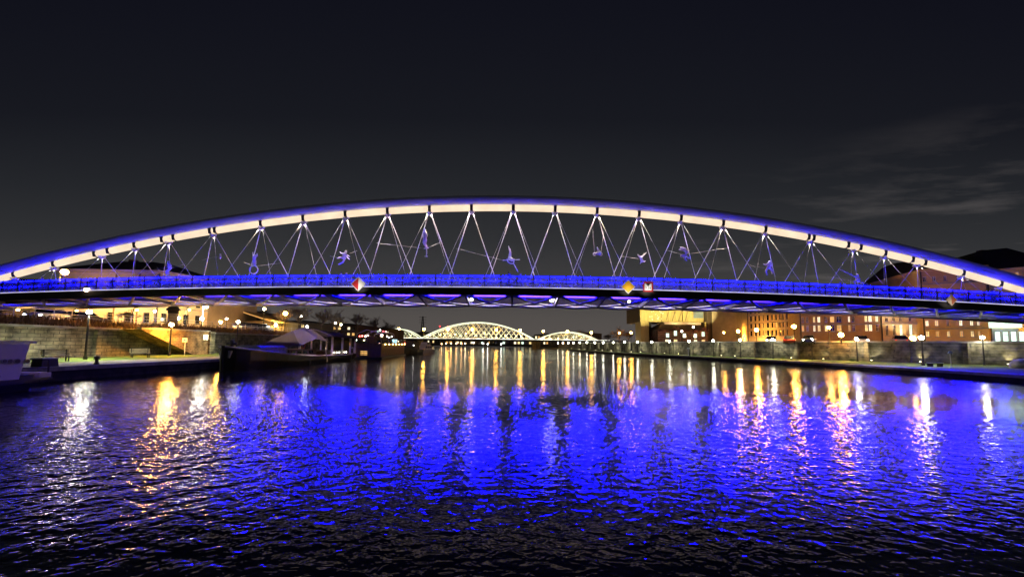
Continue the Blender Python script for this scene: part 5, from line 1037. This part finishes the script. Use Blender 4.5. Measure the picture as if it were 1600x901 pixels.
for px in (1380, 1392, 1403, 1414, 1430): D = 67.4; x = P(px, 528, D).x; spot('facade_uplight', (x, D, TR+.3), (x, D+1.6, TR+7), 1500, (1, .74, .36), t, 60, .8)
rowhouse('ochre_tavern', 'ochre town house with lit upper windows and shop fronts', 1442, 1546, 66, 62, 419, or_w, [(1447, 1453), (1462, 1468), (1480, 1485), (1500, 1506), (1517, 1523), (1528, 1533)], [(430, 438), (500, 509), (517, 526)], lambda c, r: None if r == 0 else ({0: 1, 1: 0, 3: 1, 4: 1, 5: 1}.get(c) if r == 1 else (2 if c % 2 else 0)), 3.2)
rowhouse('tall_townhouse', 'tall townhouse with a dark mansard roof at the end of the street', 1547, 1665, 63, 58, 419, cr_w, [(1552, 1558), (1566, 1572), (1580, 1588), (1594, 1600)], [(424, 433), (500, 510)], lambda c, r: {(0, 1): 0, (2, 1): 1, (3, 1): 0, (3, 0): 2}.get((c, r)), 4.2)
rowhouse('gabled_tenement', 'plain tan tenement with a steep dark roof rising behind the arch', 1397, 1500, 84, 80, 438, cr_w, [(1425, 1431), (1440, 1446), (1458, 1464), (1478, 1484)], [(443, 450)], lambda c, r: None, 5.0)
# lit glass shop
sa, sb = (P(1550, 520, 58).x, 58), (P(1585, 520, 57).x, 57); sh = thing('glass_shop', 'brightly lit glass shop with a green white canopy', 'shop', (*sa, TR))
zt = pz(513, 1567, 57.5); mb = MB(); hs = [(.3+i*.82, .3+i*.82+.7, TR+.4, zt-.4) for i in range(4)]; pt = facade(mb, sa, sb, TR, zt, hs); mb.build('wall', white, sh, True); windows(sh, pt, hs, frame_w, lit[3], mull=0, trans=2, sill=False, name='shop_window')
MB().box(((sa[0]+sb[0])/2, 57.2, zt+.55), (sb[0]-sa[0]+.6, 1.8, .9)).build('canopy', emi('shop_canopy', (.75, 1, .78), 1.5, .3, 2), sh, True)
# parked cars with lights on the right street
for i, (px, D, c, lb, rz) in enumerate(((1205, 72, (.5, .5, .5), 'silver car with headlights on below the office block', -2.2), (1264, 64, (.1, .1, .12), 'dark car with glaring headlights below the brick apartments', -2.3), (1345, 62, (.4, .4, .45), 'grey car with bluish headlights before the apartments', -2.2), (1234, 68, (.3, .05, .04), 'red car near the right edge of the office block', .9), (1405, 61, (.5, .48, .45), 'pale car below the uplit cream apartments', .9))):
    car(P(px, 530, D).x, D, TR, rz, c, lb, True, None, 45)
# sodium and white street lighting over the left terrace: lamp heads that carry real beams
def wash(px, py, D, tx, power, ang, label, z0, col=SODL):
    t = street_lamp(P(px, py, D), z0, 'wash%d' % (z0 > 4), .16, col, 30, label, arm=.5); p = P(px, py, D); spot('lamp_beam', p+Vector((0, 0, -.3)), tx, power, col, t, ang, .7, .15)
wash(28, 484, 47, (-66, 62, 5.5), 9000, 110, 'sodium street lamp near the left edge of the upper street', TL)
wash(120, 486, 52, (-63, 60, 5.2), 4600, 100, 'sodium street lamp before the cream front wall', TL, (1, .66, .30))
wash(214, 484, 54, (-58, 60.5, 5.2), 4000, 100, 'sodium street lamp near the corner of the cream building', TL, (1, .68, .32))
wash(296, 484, 58, (-54.5, 64, 5.2), 4600, 105, 'sodium street lamp before the side of the cream building', TL)
